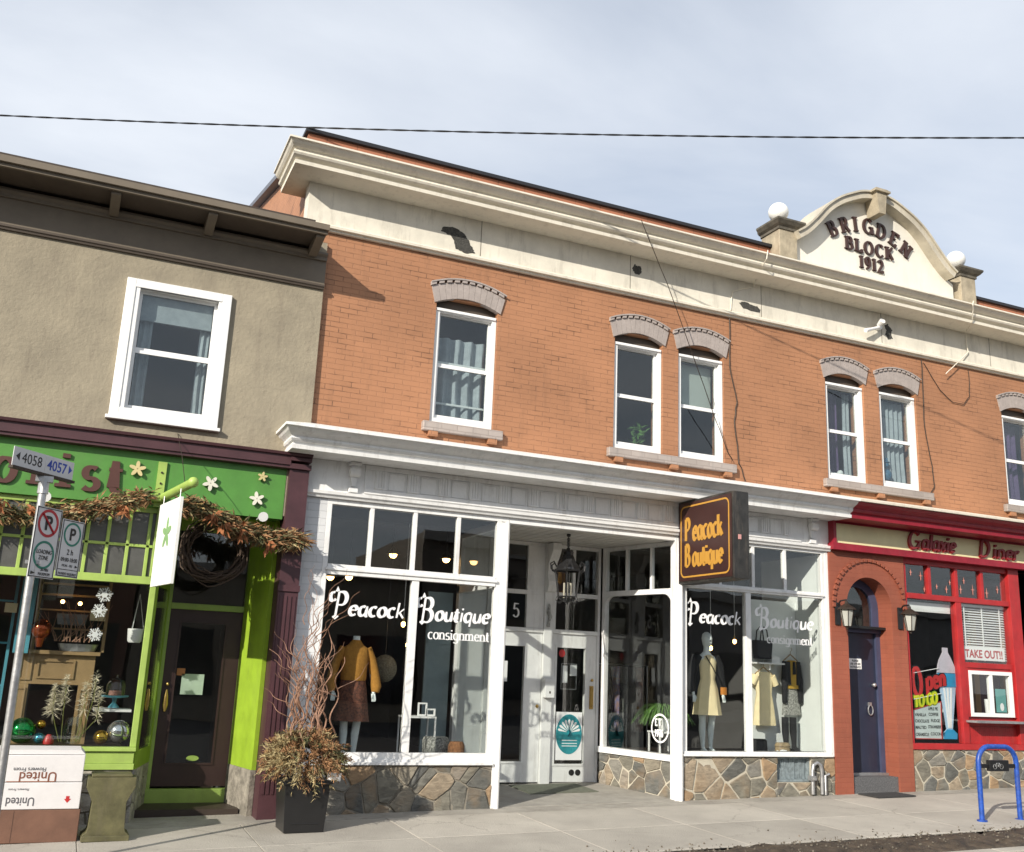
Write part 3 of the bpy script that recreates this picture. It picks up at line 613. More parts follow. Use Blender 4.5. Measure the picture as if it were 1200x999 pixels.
k = MB(); k.prism([(pc-.075, 9.03), (pc+.055, 9.03), (pc+.10, 9.40), (pc-.12, 9.40)], -.27, .0); k.box(pc-.17, pc+.15, -.31, .05, 9.40, 9.435); k.box(pc-.14, pc+.12, -.29, .04, 9.435, 9.46); k.build('keystone', PIERM, PED)
L_ = MB()
pl = [(10.40, 8.69, .50), (10.66, 8.81, .30), (10.88, 8.875, .12), (11.14, 8.90, -.03), (11.43, 8.865, -.25), (11.70, 8.79, -.42), (11.95, 8.66, -.58)]
hh = .25
pen(L_, 'BRIGDEN', (0, .018, 0), X, Z, hh, thick=.20, thin=.075, depth=.03, serif=True, wide=1.02, fan=lambda i: (pl[i][0]+math.sin(pl[i][2])*hh/2, pl[i][1]-math.cos(pl[i][2])*hh/2, pl[i][2]))
pen(L_, 'BLOCK', (10.66, .018, 8.405), X, Z, .215, thick=.22, thin=.08, depth=.03, serif=True, wide=1.1, track=.22)
pen(L_, '1912', (10.93, .018, 8.135), X, Z, .205, thick=.2, thin=.09, depth=.03, serif=True, wide=1.0, track=.14)
L_.build('raised_lettering', BRLET, PED)
for x0 in (9.27, 13.07):
    p = MB(); p.box(x0, x0+.34, -.08, .36, 7.70, 8.42); p = p.build('gable_pier', PIERM, B, bevel=.008)
    q = MB(); q.sweep([(0, 8.40), (.02, 8.40), (.02, 8.44), (.06, 8.47), (.10, 8.52), (.10, 8.55), (0, 8.58)], [(x0, .36), (x0, -.08), (x0+.34, -.08), (x0+.34, .36), (x0, .36)]); q.box(x0, x0+.34, -.08, .36, 8.43, 8.578); q.build('pier_cap', mat('weathered_cap', (.13, .115, .09), .8, .3, 8, .2), p)
    MB().loft([(x0+.17, .14, 8.575, .09, .09), (x0+.17, .14, 8.62, .06, .06), (x0+.17, .14, 8.70, .07, .07)]).sphere((x0+.17, .14, 8.80), .158, 32).build('ball_finial', mat('globe_white', (.82, .81, .77), .4, .05), p, smooth=True)
# upper windows
def upper_window(x0, x1, z0=4.575, z1=6.10):
    f = MB(); f.frame(x0+.004, x1-.004, z0, z1, .03, .14, .06); f.box(x0+.02, x1-.02, .01, .032, z1-.045, z1-.01)
    zm = (z0+z1)/2+.01
    wv = f.build('window', WHITE2, B, bevel=.004)
    s = MB(); s.frame(x0+.064, x1-.064, zm-.02, z1-.06, .09, .13, .03, wb=.045, wt=.02); s.frame(x0+.064, x1-.064, z0+.06, zm-.022, .072, .112, .03, wb=.05, wt=.01); s.build('sash', WHITE2, wv)
    MB().box(x0+.09, x1-.09, .108, .112, zm+.02, z1-.08).build('upper_pane', GLASSD, wv); MB().box(x0+.09, x1-.09, .090, .094, z0+.105, zm-.03).build('lower_pane', GLASSD, wv)
    # blind board under the arch
    MB().box(x0+.002, x1-.002, .10, .2, z1+.001, 6.238).build('arch_filler', BROWNP, wv)
    cx = (x0+x1)/2; wI = (x1-x0)/2+.03; wO = wI+.055; a = MB(); nn = 12
    def zi(t): return 6.145+.115*(1-t*t)
    def zo(t): return 6.36+.115*(1-t*t)
    for i in range(nn):
        t0 = -1+2*i/nn+.003; t1 = -1+2*(i+1)/nn-.003
        a.hexa([(cx+wI*t0, -.022, zi(t0)), (cx+wI*t1, -.022, zi(t1)), (cx+wI*t1, .06, zi(t1)), (cx+wI*t0, .06, zi(t0)), (cx+wO*t0, -.022, zo(t0)), (cx+wO*t1, -.022, zo(t1)), (cx+wO*t1, .06, zo(t1)), (cx+wO*t0, .06, zo(t0))])
    a.build('arched_lintel', LINTEL, B)
    h = MB()
    for i in range(10):
        t0 = -1+2*i/10; t1 = t0+.13; w2 = wO+.012
        h.hexa([(cx+w2*t0, -.042, zo(t0)), (cx+w2*t1, -.042, zo(t1)), (cx+w2*t1, .05, zo(t1)), (cx+w2*t0, .05, zo(t0)), (cx+w2*t0, -.042, zo(t0)+.035), (cx+w2*t1, -.042, zo(t1)+.035), (cx+w2*t1, .05, zo(t1)+.035), (cx+w2*t0, .05, zo(t0)+.035)])
    for i in range(10):
        t0 = -1+2*i/10; t1 = t0+.2; w2 = wO+.012
        h.hexa([(cx+w2*t0, -.05, zo(t0)+.036), (cx+w2*t1, -.05, zo(t1)+.036), (cx+w2*t1, .05, zo(t1)+.036), (cx+w2*t0, .05, zo(t0)+.036), (cx+w2*t0, -.05, zo(t0)+.055), (cx+w2*t1, -.05, zo(t1)+.055), (cx+w2*t1, .05, zo(t1)+.055), (cx+w2*t0, .05, zo(t0)+.055)])
    h.build('hood_course', LINTEL, B)
    return wv
for a in holes: upper_window(a[0], a[1])
for a, b in ((3.71, 4.79), (6.34, 8.42), (10.03, 12.17), (13.76, 14.8)):
    s = MB(); s.box(a, b, -.075, .028, 4.44, 4.56); s.build('window_sill', SILLB, B, bevel=.01)
    q = MB()
    for x in ([a+.08, b-.2] if b-a < 1.5 else [a+.1, (a+b)/2-.06, b-.2]): q.box(x, x+.12, -.07, .0, 4.375, 4.438)
    q.build('sill_block', BRICK, B)

# ---- shop cornice
prof = [(0, 3.92), (.44, 3.92), (.445, 3.965), (.42, 3.97), (.425, 3.995), (.46, 4.005), (.48, 4.03), (.475, 4.055), (.50, 4.07), (.56, 4.10), (.60, 4.135), (.635, 4.14), (.635, 4.17), (0, 4.34)]
cw = MB(); cw.sweep(prof, [(2.335, .0), (2.335, -.02), (10.12, -.02)], sc=(.63, 1)); cw.build('shop_cornice', WHITE, B)
MB().sweep([(o_, z+(.0)) for o_, z in prof[:-3]]+[(0, 4.136)], [(10.122, -.02), (18, -.02)]).build('diner_cornice', DRED, B)
MB().sweep([(0, 4.138), (.635, 4.142), (.64, 4.17), (0, 4.34)], [(10.122, -.02), (18, -.02)]).build('cornice_edge', CREAM, B)
# frieze of the white shopfront
MB().box(2.36, 10.08, -.02, .29, 3.55, 3.918).build('shop_frieze', WHITE, B)
f = MB(); f.box(3.04, 9.55, -.04, -.021, 3.86, 3.915); f.box(3.04, 9.55, -.04, -.021, 3.57, 3.625); f.box(3.04, 3.07, -.04, -.021, 3.626, 3.859)
x = 3.24
while x < 9.45:
    f.box(x-.075, x+.075, -.036, -.021, 3.626, 3.859)
    for i in range(4): f.box(x-.062+.034*i, x-.062+.034*i+.02, -.046, -.0365, 3.65, 3.858)
    f.box(x-.07, x+.07, -.055, -.0365, 3.635, 3.649)
    f.frame(x+.10, x+.31, 3.64, 3.845, -.032, -.021, .008) if x+.3 < 9.5 else None
    x += .405
f.build('panelled_frieze', WHITE, B)
a = MB(); a.sweep([(0, 3.47), (.04, 3.47), (.05, 3.49), (.075, 3.51), (.08, 3.545), (0, 3.549)], [(2.36, 0), (10.08, 0)]); a.build('architrave', WHITE, B)
for x in (2.90, 9.75):
    s = MB(); s.box(x-.055, x+.055, -.07, -.02, 3.56, 3.62); s.tube([(x-.06, -.08, 3.80), (x+.06, -.08, 3.80)], .055, 14); s.box(x-.05, x+.05, -.10, -.021, 3.83, 3.88); s.box(x-.065, x+.065, -.13, -.021, 3.881, 3.915)
    s.prism([(x-.045, 3.76), (x+.045, 3.76), (x+.02, 3.63), (x-.02, 3.63)], -.06, -.021); s.build('scroll_bracket', WHITE, B, bevel=.004)
# header above the windows
MB().box(2.62, 4.96, .0, .10, 3.41, 3.468).build('window_header', WHITE, B); MB().box(7.45, 10.05, .0, .10, 3.43, 3.468).build('window_header', WHITE, B)
MB().box(4.965, 7.445, .0, .12, 3.40, 3.468).build('porch_beam', WHITE, B)
# white brick pier and stone bases
MB().box(2.362, 2.62, .0, .3, -.2, 3.468).build('white_brick_pier', WBRICK, B)
st = MB().box(2.622, 4.90, .0, .14, -.2, .485).build('stone_base', MORT, B); stonework(2.622, 4.86, -.08, .485, .25, lambda s_, o_, z_: (s_, -o_, z_), SLAB, st, seed=3)
for a, b, c_, sd in ((7.56, 9.06, .60, 5), (9.64, 10.05, .60, 8), (9.062, 9.638, .27, 9)):
    st = MB().box(a, b, .0, .14, -.2, c_).build('stone_base', MORTL, B); stonework(a, b, 0.0, c_, .26, lambda s_, o_, z_: (s_, -o_, z_), SLAB, st, seed=sd, gap=.012)
# left shop window
def shopwin(x0, x1, zs, ztb, ztt, zt, divs, trdivs, name='shop_window', y=0., m_=WHITE, sillz=.49):
    f = MB(); f.box(x0, x0+.06, y, y+.09, sillz+.06, zt); f.box(x1-.06, x1, y, y+.09, sillz+.06, zt)
    f.box(x0-.02, x1+.0, y-.05, y+.12, sillz, sillz+.03); f.box(x0, x1, y-.02, y+.12, sillz+.03, sillz+.06)
    f.box(x0+.06, x1-.06, y+.0, y+.09, sillz+.06, zs)
    f.box(x0+.06, x1-.06, y-.012, y+.085, ztb, ztt)
    f.box(x0+.04, x1-.04, y-.03, y+.0, (ztb+ztt)/2-.012, (ztb+ztt)/2+.02)
    for d in divs: f.box(d-.045, d+.045, y, y+.08, zs, ztb)
    for d in trdivs: f.box(d-.025, d+.025, y+.005, y+.07, ztt, zt)
    w_ = f.build(name, m_, B, bevel=.004)
    e = [x0+.06]+[q for d in divs for q in (d-.045, d+.045)]+[x1-.06]
    for i in range(0, len(e), 2): MB().box(e[i], e[i+1], y+.04, y+.046, zs, ztb).build('pane', GLASS, w_)
    e = [x0+.06]+[q for d in trdivs for q in (d-.025, d+.025)]+[x1-.06]
    for i in range(0, len(e), 2): MB().box(e[i], e[i+1], y+.035, y+.041, ztt, zt).build('transom_pane', GLASS, w_)
    return w_
LW = shopwin(2.622, 4.86, .62, 2.59, 2.71, 3.41, [3.77], [3.175, 3.72, 4.285])
RW = shopwin(7.56, 10.0, .65, 2.78, 2.86, 3.43, [8.63], [8.17, 8.73, 9.285], sillz=.605)
MB().box(10.0, 10.048, -.01, .2, .602, 3.468).build('corner_board', WHITE, B)
MB().box(4.862, 4.962, -.012, .10, -.1, 3.40).tube([(4.925, -.03, -.05), (4.925, -.03, 3.40)], .03, 10).build('porch_post', WHITE, B)
MB().box(7.43, 7.555, -.012, .11, -.1, 3.428).tube([(7.50, -.03, -.05), (7.50, -.03, 3.40)], .03, 10).build('porch_post', WHITE, B)
# lettering on the glass
def script(x, z, word, h, width, cap=1.65):
    t = MB(); w0 = G[word[0]][0]*cap*h*.86
    pen(t, word[0], (x, .034, z-.03), X, Z, h*cap, thick=.17, thin=.06, depth=.002, slant=.10, wide=.86, ang=20, swash=(0,), gap=.0003, rnd=True)
    rest = word[1:]; wd = (width-w0*1.12)/pen_len(rest, h); 
    pen(t, rest, (x+w0*1.12, .034, z), X, Z, h, thick=.24, thin=.11, depth=.002, slant=.16, wide=wd, ang=20, gap=.0003, rnd=True)
    return t
for W_, xs_, z_, xc in ((LW, (2.80, 3.86), 2.14, 3.97), (RW, (7.66, 8.83), 2.33, 8.96)):
    script(xs_[0], z_, 'Peacock', .175, .86).build('window_lettering', WINK, W_, smooth=False)
    script(xs_[1], z_, 'Boutique', .175, .90 if W_ is LW else .95).build('window_lettering', WINK, W_)
    wd = .80/pen_len('consignment', .13); t = MB(); pen(t, 'consignment', (xc, .034, z_-.22), X, Z, .125, thick=.15, thin=.06, depth=.002, serif=True, wide=.80/pen_len('consignment', .125), gap=.0003); t.build('small_lettering', WINK, W_)
# porch: ceiling, floor, rear wall with two doors
MB().box(4.97, 7.44, .122, 1.62, 3.43, 3.468).build('porch_ceiling_backing', WHITE, B)
mb = MB(); x = 4.97
while x < 7.4:
    mb.box(x, min(x+.135, 7.44), .122, 1.6, 3.415, 3.429); x += .148
mb.build('porch_ceiling', mat('ceiling_paint', (.66, .64, .60), .5, .05), B)
mb = MB(); q = [(4.90, 0.0), (7.50, 0.0), (7.10, 1.66), (4.97, 1.66)]
def pf(x, y): return .02*(x-4.6)+.035*y
mb.hexa([(x, y, pf(x, y)-.3) for x, y in q]+[(x, y, pf(x, y)+.004) for x, y in q]); mb.build('porch_floor', mat('porch_concrete', (.36, .34, .30), .8, .15, 4, .3, 40, dirt=.2), B)
yb = 1.6
def door(x0, x1, z0, z1, gx0, gx1, gz0, gz1, y, mt, name='entrance_door', gm=GLASS):
    d = MB(); wall(d, x0, x1, z0, z1, y, y+.05, [(gx0, gx1, gz0, gz1)]); d.frame(gx0-.025, gx1+.025, gz0-.025, gz1+.025, y-.012, y, .025)
    o = d.build(name, mt, B); MB().box(gx0, gx1, y+.02, y+.026, gz0, gz1).build('door_pane', gm, o); return o
DL = door(5.42, 6.24, .11, 2.13, 5.57, 5.97, .38, 1.93, yb, WHITE); DR = door(6.40, 7.12, .11, 2.13, 6.48, 6.94, .35, 1.94, yb, WHITE)
f = MB(); f.box(6.245, 6.395, yb-.05, yb+.05, .08, 3.41); f.box(5.36, 5.418, yb-.03, yb+.06, .08, 3.41); f.box(7.122, 7.16, yb-.03, yb+.06, .08, 3.41)
for a, b in ((5.42, 6.244), (6.396, 7.121)):
    f.box(a, b, yb-.03, yb+.06, 2.131, 2.19); f.box(a, b, yb-.02, yb+.05, 2.66, 2.72); f.box(a, b, yb-.02, yb+.05, 3.36, 3.41)
f.box(6.70, 6.745, yb-.015, yb+.04, 2.722, 3.358); f.box(5.97, 6.243, yb-.018, yb+.04, 2.192, 3.358); f.box(6.396, 6.44, yb-.018, yb+.04, 2.192, 3.358)
fr = f.build('door_frame', WHITE, B, bevel=.003)
for a, b, c_, d in ((5.42, 5.97, 2.19, 2.66), (5.42, 5.97, 2.72, 3.36), (6.44, 7.12, 2.19, 2.66), (6.44, 6.70, 2.72, 3.36), (6.745, 7.12, 2.72, 3.36)):
    MB().box(a, b, yb+.01, yb+.016, c_, d).build('pane', GLASS, fr)
t = MB(); pen(t, '5', (5.76, yb-.0, 2.33), X, Z, .19, thick=.14, thin=.06, depth=.002); pen(t, '1', (5.52, yb-.0, 2.33), X, Z, .19, thick=.14, thin=.06, depth=.002); t.build('street_number', WINK, fr)
c_ = MB(); c_.prism([(yb-.052, 3.40), (yb-.25, 3.40), (yb-.25, 3.30), (yb-.20, 3.22), (yb-.12, 3.12), (yb-.10, 2.95), (yb-.14, 2.86), (yb-.14, 2.80), (yb-.10, 2.72), (yb-.052, 2.70)], 6.25, 6.39, 'x'); c_.build('corbel', WHITE, B, bevel=.004)
# small figurine hook and mail box on post
mbx = thing('mailbox', 'white metal mailbox on the post between the two white shop doors', 'mailbox', (6.32, yb-.05, 1.24))
MB().box(6.25, 6.40, yb-.13, yb-.052, 1.24, 1.50).build('box_body', WHITE2, mbx, bevel=.008); MB().box(6.24, 6.41, yb-.145, yb-.052, 1.455, 1.475).build('lid', WHITE2, mbx); MB().box(6.315, 6.335, yb-.134, yb-.1305, 1.30, 1.33).build('lock', IRON, mbx)
MB().tube([(6.30, yb-.06, 2.22), (6.30, yb-.08, 2.30), (6.32, yb-.075, 2.36), (6.29, yb-.085, 2.42), (6.30, yb-.08, 2.50), (6.30, yb-.075, 2.54)], [.03, .02, .032, .028, .02, .012], 8).build('wall_ornament', mat('ornament', (.5, .5, .48), .6, .4, 30), None, smooth=True)
tag(bpy.data.objects['wall_ornament'], 'small pale curled ornament fixed on the post above the mailbox', 'ornament')
hd = MB(); hd.box(7.02, 7.075, yb-.02, yb, 1.10, 1.42); hd.tube([(7.045, yb-.02, 1.40), (7.045, yb-.06, 1.38), (7.045, yb-.06, 1.16), (7.045, yb-.02, 1.13)], .009, 8); hd.sphere((7.05, yb-.02, 1.5), .022, 10); hd.build('door_handle', BRASS, DR, smooth=True)
for x in (6.76, 6.86): MB().tube([(x, yb-.006, .235), (x, yb-.001, .235)], .042, 16).build('door_vent', BLACK, DR)
MB().sphere((6.18, yb-.03, 1.12), .025, 10).build('door_knob', BRASS, DL, smooth=True)
# poster on the right door
po = thing('poster', 'white poster with teal disc and a white fan tailed peacock, inside the right white door', 'poster', (6.7, yb+.012, .36))
MB().box(6.50, 6.92, yb+.008, yb+.014, .40, 1.05).build('sheet', WINK, po)
TEAL = mat('teal_print', (.03, .33, .38), .5, .25, 12)
dsc = MB(); dsc.prism([(6.71+.205*math.cos(a), .75+.27*math.sin(a)) for a in [2*math.pi*i/36 for i in range(36)]], yb+.004, yb+.0075); dsc.build('disc', TEAL, po)
fan = MB()
for i in range(9):
    a = R(14+19*i); cx, cz = 6.71, .77; r0, r1 = .04, .165
    fan.prism([(cx+r0*math.cos(a-.05), cz+r0*math.sin(a-.05)), (cx+r1*math.cos(a-.11), cz+r1*math.sin(a-.11)), (cx+(r1+.02)*math.cos(a), cz+(r1+.02)*math.sin(a)), (cx+r1*math.cos(a+.11), cz+r1*math.sin(a+.11)), (cx+r0*math.cos(a+.05), cz+r0*math.sin(a+.05))], yb+.001, yb+.0035)
for a, b in ((.66, .672), (.62, .63), (.585, .595)): fan.box(6.60, 6.84, yb+.001, yb+.0035, a, b)
fan.build('peacock_fan', WINK, po)
pk = MB(); pk.tube([(6.69, yb+.0, .72), (6.72, yb+.0, .77), (6.705, yb+.0, .82), (6.715, yb+.0, .86), (6.70, yb+.0, .885)], [.028, .03, .012, .009, .008], 8, flat=.05); pk.build('peacock_body', mat('teal_dark', (.01, .05, .08), .5), po)
sans('caption', 'CONSIGNMENT', (6.53, yb+.006, .36), X, Z, .032, BLACK, po, depth=.002, sx=1.4)
st = tag(MB().prism([(6.57+.05*math.cos(a), 1.86+.055*math.sin(a)) for a in [2*math.pi*i/16 for i in range(16)]], yb+.012, yb+.016).build('sticker', REDLET), 'round red sticker at the top left of the right white door glass', 'sticker')
nt_ = thing('paper_notice', 'white paper notice with a picture taped inside the right white door glass', 'notice', (6.7, yb+.03, 1.5))
MB().box(6.60, 6.68, yb+.04, yb+.043, 1.45, 1.69).box(6.72, 6.83, yb+.04, yb+.043, 1.55, 1.70).build('sheet', WINK, nt_); MB().frame(6.58, 6.83, 1.36, 1.72, yb+.044, yb+.05, .008).build('holder', STEEL, nt_)
tag(MB().box(5.62, 5.72, yb+.006, yb+.01, 1.44, 1.72).build('paper_notice', WINK), 'blank white paper in the left white door glass', 'notice')
# splayed window right of the doors
ax, ay, bx_, by = 7.16, 1.52, 7.50, .115
u = Vector((bx_-ax, by-ay, 0)); Ls = u.length; u.normalize(); nrm = Vector((u.y, -u.x, 0))
def sp(s, o, z): return Vector((ax, ay, 0))+u*s+nrm*o+Vector((0, 0, z))
def spbox(mb, s0, s1, o0, o1, z0, z1): return mb.hexa([sp(s0, o0, z0), sp(s1, o0, z0), sp(s1, o1, z0), sp(s0, o1, z0), sp(s0, o0, z1), sp(s1, o0, z1), sp(s1, o1, z1), sp(s0, o1, z1)])
st = spbox(MB(), 0, Ls, -.12, .0, -.1, .52).build('stone_base', MORTL, B); stonework(.0, Ls, .0, .52, .26, lambda s_, o_, z_: tuple(sp(s_, o_, z_)), SLAB, st, seed=12, gap=.008)
f = MB(); spbox(f, -.02, Ls, -.1, .04, .522, .60); spbox(f, 0, .06, -.08, 0, .601, 3.41); spbox(f, Ls-.06, Ls, -.08, 0, .601, 3.41); spbox(f, .061, Ls-.061, -.08, 0, 2.70, 2.77); spbox(f, .061, Ls-.061, -.08, 0, 3.36, 3.41)
for t_ in (.34, .68): spbox(f, Ls*t_-.02, Ls*t_+.02, -.06, -.01, 2.771, 3.359)
for sgn, s0 in ((1, .06), (-1, Ls-.06)):   # rounded upper corners
    pts = [(s0, 2.70)]+[(s0+sgn*(.16-.16*math.sin(R(a))), 2.70-.16+.16*math.cos(R(a))) for a in range(0, 91, 15)]
    aa = [sp(p[0], 0, p[1]) for p in pts]; bb = [sp(p[0], -.06, p[1]) for p in pts]; n_ = len(pts)
    f.add(aa+bb, [tuple(range(n_)), tuple(range(2*n_-1, n_-1, -1))]+[(i, (i+1) % n_, n_+(i+1) % n_, n_+i) for i in range(n_)])
SW = f.build('porch_window', WHITE, B); spbox(MB(), .06, Ls-.06, -.045, -.04, .60, 2.70).build('pane', GLASS, SW); spbox(MB(), .06, Ls-.06, -.04, -.035, 2.77, 3.36).build('transom_pane', GLASS, SW)
es = MB(); cs = Ls-.30
for i in range(32):
    a0, a1 = 2*math.pi*i/32, 2*math.pi*(i+1)/32
    es.hexa([sp(cs+r_*.165*math.cos(a), o_, .92+r_*.19*math.sin(a)) for o_ in (-.036, -.038) for r_, a in ((1, a0), (1, a1), (.87, a1), (.87, a0))])
pen(es, 'EST.', sp(cs-.09, -.037, .95), u, Z, .09, thick=.2, thin=.12, depth=.002, wide=.75, gap=.0002); pen(es, '1976', sp(cs-.095, -.037, .81), u, Z, .09, thick=.2, thin=.12, depth=.002, wide=.8, gap=.0002)
es.build('round_emblem', WINK, SW)
# left display case side glass
f = MB(); f.box(4.90, 4.96, .10, 1.6, -.05, .50); f.box(4.90, 4.96, .10, 1.6, 2.6, 2.7); f.box(4.90, 4.96, .10, 1.6, 3.35, 3.41); f.box(4.90, 4.96, 1.5, 1.6, .50, 3.35)
f = f.build('porch_window', WHITE, B); MB().box(4.925, 4.931, .10, 1.5, .50, 2.6).build('pane', GLASS, f); MB().box(4.925, 4.931, .10, 1.5, 2.7, 3.35).build('transom_pane', GLASS, f)
MB().box(4.97, 5.36, yb, yb+.1, -.05, 3.41).build('porch_wall', WHITE, B)
# interior
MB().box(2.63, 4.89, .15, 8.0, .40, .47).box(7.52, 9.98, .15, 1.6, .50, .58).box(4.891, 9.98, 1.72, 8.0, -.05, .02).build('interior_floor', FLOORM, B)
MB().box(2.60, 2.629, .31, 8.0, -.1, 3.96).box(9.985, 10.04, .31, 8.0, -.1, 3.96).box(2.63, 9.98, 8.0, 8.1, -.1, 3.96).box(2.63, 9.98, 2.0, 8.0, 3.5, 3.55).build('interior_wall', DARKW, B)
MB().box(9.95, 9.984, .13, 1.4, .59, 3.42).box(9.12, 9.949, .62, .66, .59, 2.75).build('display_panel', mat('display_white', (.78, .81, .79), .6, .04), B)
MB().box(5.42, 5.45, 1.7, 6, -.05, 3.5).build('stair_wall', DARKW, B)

# ---- diner side: brick arch, door, window
cxa, ra, zsp = 10.785, .425, 2.72
mb = MB(); yF, yR = -.03, .30
outer = [(10.052, -.1), (10.052, 3.50), (11.49, 3.50), (11.49, -.1)]
# wall with arched opening as column strips
n_ = 24; pts = [(cxa-ra, -.1)]+[(cxa-ra*math.cos(math.pi*i/n_), zsp+ra*math.sin(math.pi*i/n_)) for i in range(n_+1)]+[(cxa+ra, -.1)]
mb.box(10.052, cxa-ra, yF, yR, -.1, 3.50); mb.box(cxa+ra, 11.49, yF, yR, -.1, 3.50)
for i in range(n_):
    a, b = pts[i+1], pts[i+2]; mb.hexa([(a[0], yF, a[1]), (b[0], yF, b[1]), (b[0], yR, b[1]), (a[0], yR, a[1]), (a[0], yF, 3.50), (b[0], yF, 3.50), (b[0], yR, 3.50), (a[0], yR, 3.50)])
EA = mb.build('red_brick_entrance', BRICK2, B)
t = MB()
for i in range(26):
    a0 = math.pi*(-.02+1.04*i/26); a1 = a0+.085
    for r0, r1, y0 in ((.655, .70, yF-.03),):
        t.hexa([(cxa-r_*math.cos(a), y_, zsp+r_*math.sin(a)) for y_ in (yF, y0) for r_, a in ((r0, a0), (r0, a1), (r1, a1), (r1, a0))])
t.build('dentil_arch', BRICK2, EA)
BD = MB(); BD.box(10.365, 11.13, .27, .32, .37, 2.35)
BD = BD.build('navy_door', NAVY, B)
f = MB(); f.box(11.131, 11.208, .23, .34, .37, 2.35); f.prism([(10.362, 2.35), (11.208, 2.35), (11.208, 2.40), (10.362, 2.40)], .20, .34)
f.build('navy_door_frame', NAVY2, B)
MB().box(10.365, 11.205, .10, .34, 2.402, 2.44).build('transom_shelf', BLACK, B)
f = MB(); r2 = .33; nn = 14
for i in range(nn):
    a0, a1 = math.pi*i/nn, math.pi*(i+1)/nn
    f.hexa([(cxa-.0-r_*math.cos(a), y_, zsp+r_*math.sin(a)) for y_ in (.24, .30) for r_, a in ((.30, a0), (.30, a1), (.423, a1), (.423, a0))])
f.box(10.362, 10.485, .24, .30, 2.441, zsp); f.box(11.085, 11.208, .24, .30, 2.441, zsp)
af = f.build('arched_transom', NAVY2, B); pg = [(10.485, 2.44), (11.085, 2.44)]+[(cxa+.30*math.cos(math.pi*i/12), zsp+.30*math.sin(math.pi*i/12)) for i in range(13)]
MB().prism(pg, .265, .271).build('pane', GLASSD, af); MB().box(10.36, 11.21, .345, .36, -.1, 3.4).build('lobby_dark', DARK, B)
MB().box(10.362, 11.208, .0, .34, -.05, .335).build('door_step', mat('speckled_granite', (.16, .16, .165), .7, .4, 60), B); MB().box(10.362, 11.208, .18, .34, .336, .37).build('door_threshold', STEEL, B)
MB().sphere((11.06, .23, 1.60), .032, 12).tube([(11.06, .24, 1.60), (11.06, .27, 1.60)], .015, 8).build('door_knob', STEEL, BD, smooth=True)
MB().tube([(10.98+.045*math.cos(a), .245, 1.24+.07*math.sin(a)) for a in [2*math.pi*i/14 for i in range(15)]], .009, 6).box(10.955, 11.005, .24, .27, 1.30, 1.35).build('door_knocker', STEEL, BD, smooth=True)
MB().box(10.45, 10.62, .262, .27, .96, 1.03).build('letter_slot', BRASS, BD)
sg = thing('door_sign', 'small white sign with black lines on the navy door', 'sign', (10.7, .26, 1.83)); MB().box(10.62, 10.86, .262, .27, 1.82, 1.97).build('plate', WHITE2, sg)
for i, tx in enumerate(('PLEASE', 'USE OTHER', 'ENTRANCE')): sans('notice_text', tx, (10.74, .2615, 1.925-.045*i), X, Z, .028, BLACK, sg, depth=.0015, align='CENTER', bold=.03)
# wall lanterns
def lantern(x, z, label):
    t = thing('wall_lantern', label, 'lantern', (x, yF, z), 'lanterns beside the arched door'); y = yF-.2
    MB().box(x-.045, x+.045, yF-.025, yF, z-.18, z+.14).build('back_plate', BLACK, t, bevel=.006)
    MB().tube([(x, yF-.02, z+.09), (x, yF-.08, z+.16), (x, y-.0, z+.17), (x, y, z+.12)], .012, 8).build('arm', BLACK, t, smooth=True)
    MB().loft([(x, y, z+.03, .135, .135), (x, y, z+.055, .115, .115), (x, y, z+.10, .05, .05), (x, y, z+.115, .025, .025), (x, y, z+.15, .022, .022)], 8).build('cap', IRON, t)
    MB().loft([(x, y, z-.20, .055, .055), (x, y, z+.028, .095, .095)], 6).build('glass_shade', mat('frosted_lantern_glass', (.42, .42, .38), .4, .1), t)
    f = MB()
    for k_ in range(6):
        a = 2*math.pi*k_/6; f.tube([(x+.057*math.cos(a), y+.057*math.sin(a), z-.20), (x+.098*math.cos(a), y+.098*math.sin(a), z+.03)], .006, 5)
    f.loft([(x, y, z-.215, .03, .03), (x, y, z-.2, .06, .06)], 6).loft([(x, y, z-.25, .005, .005), (x, y, z-.235, .018, .018), (x, y, z-.215, .01, .01)], 8); f.build('cage', IRON, t)
    return t
lantern(10.17, 2.60, 'black wall lantern left of the arched navy doorway'); lantern(11.36, 2.60, 'black wall lantern right of the arched doorway, beside the diner window')
# diner sign panel
MB().box(10.12, 18, -.10, .29, 3.60, 3.89).build('diner_sign_panel', YEL, B)
MB().box(10.052, 18, -.14, .29, 3.50, 3.598).box(10.07, 10.118, -.14, -.02, 3.598, 3.918).box(10.12, 18, -.12, -.02, 3.891, 3.918).build('sign_frame', DRED, B)
SP = [o for o in bpy.data.objects if o.name == 'diner_sign_panel'][0]
for dd, ox, mt_, nm in ((.035, 0, mat('maroon_letters', (.26, .02, .025), .5), 'sign_word'), (.014, .012, REDLET, 'word_backing')):
    M_ = MB(); pen(M_, 'G', (11.50, -.101, 3.645-ox), X, Z, .26, thick=.19, thin=.09, depth=dd, slant=.2, wide=1.15, ang=20, rnd=True)
    pen(M_, 'alaxie', (11.78, -.101, 3.655-ox), X, Z, .225, thick=.21, thin=.095, depth=dd, slant=.2, wide=1.12, ang=20); M_.build(nm, mt_, SP)
    M_ = MB(); pen(M_, 'D', (12.98, -.101, 3.635-ox), X, Z, .26, thick=.19, thin=.09, depth=dd, slant=.2, wide=1.2, ang=20)
    pen(M_, 'iner', (13.28, -.101, 3.64-ox), X, Z, .225, thick=.21, thin=.095, depth=dd, slant=.2, wide=1.35, track=.03, ang=20); M_.build(nm, mt_, SP)
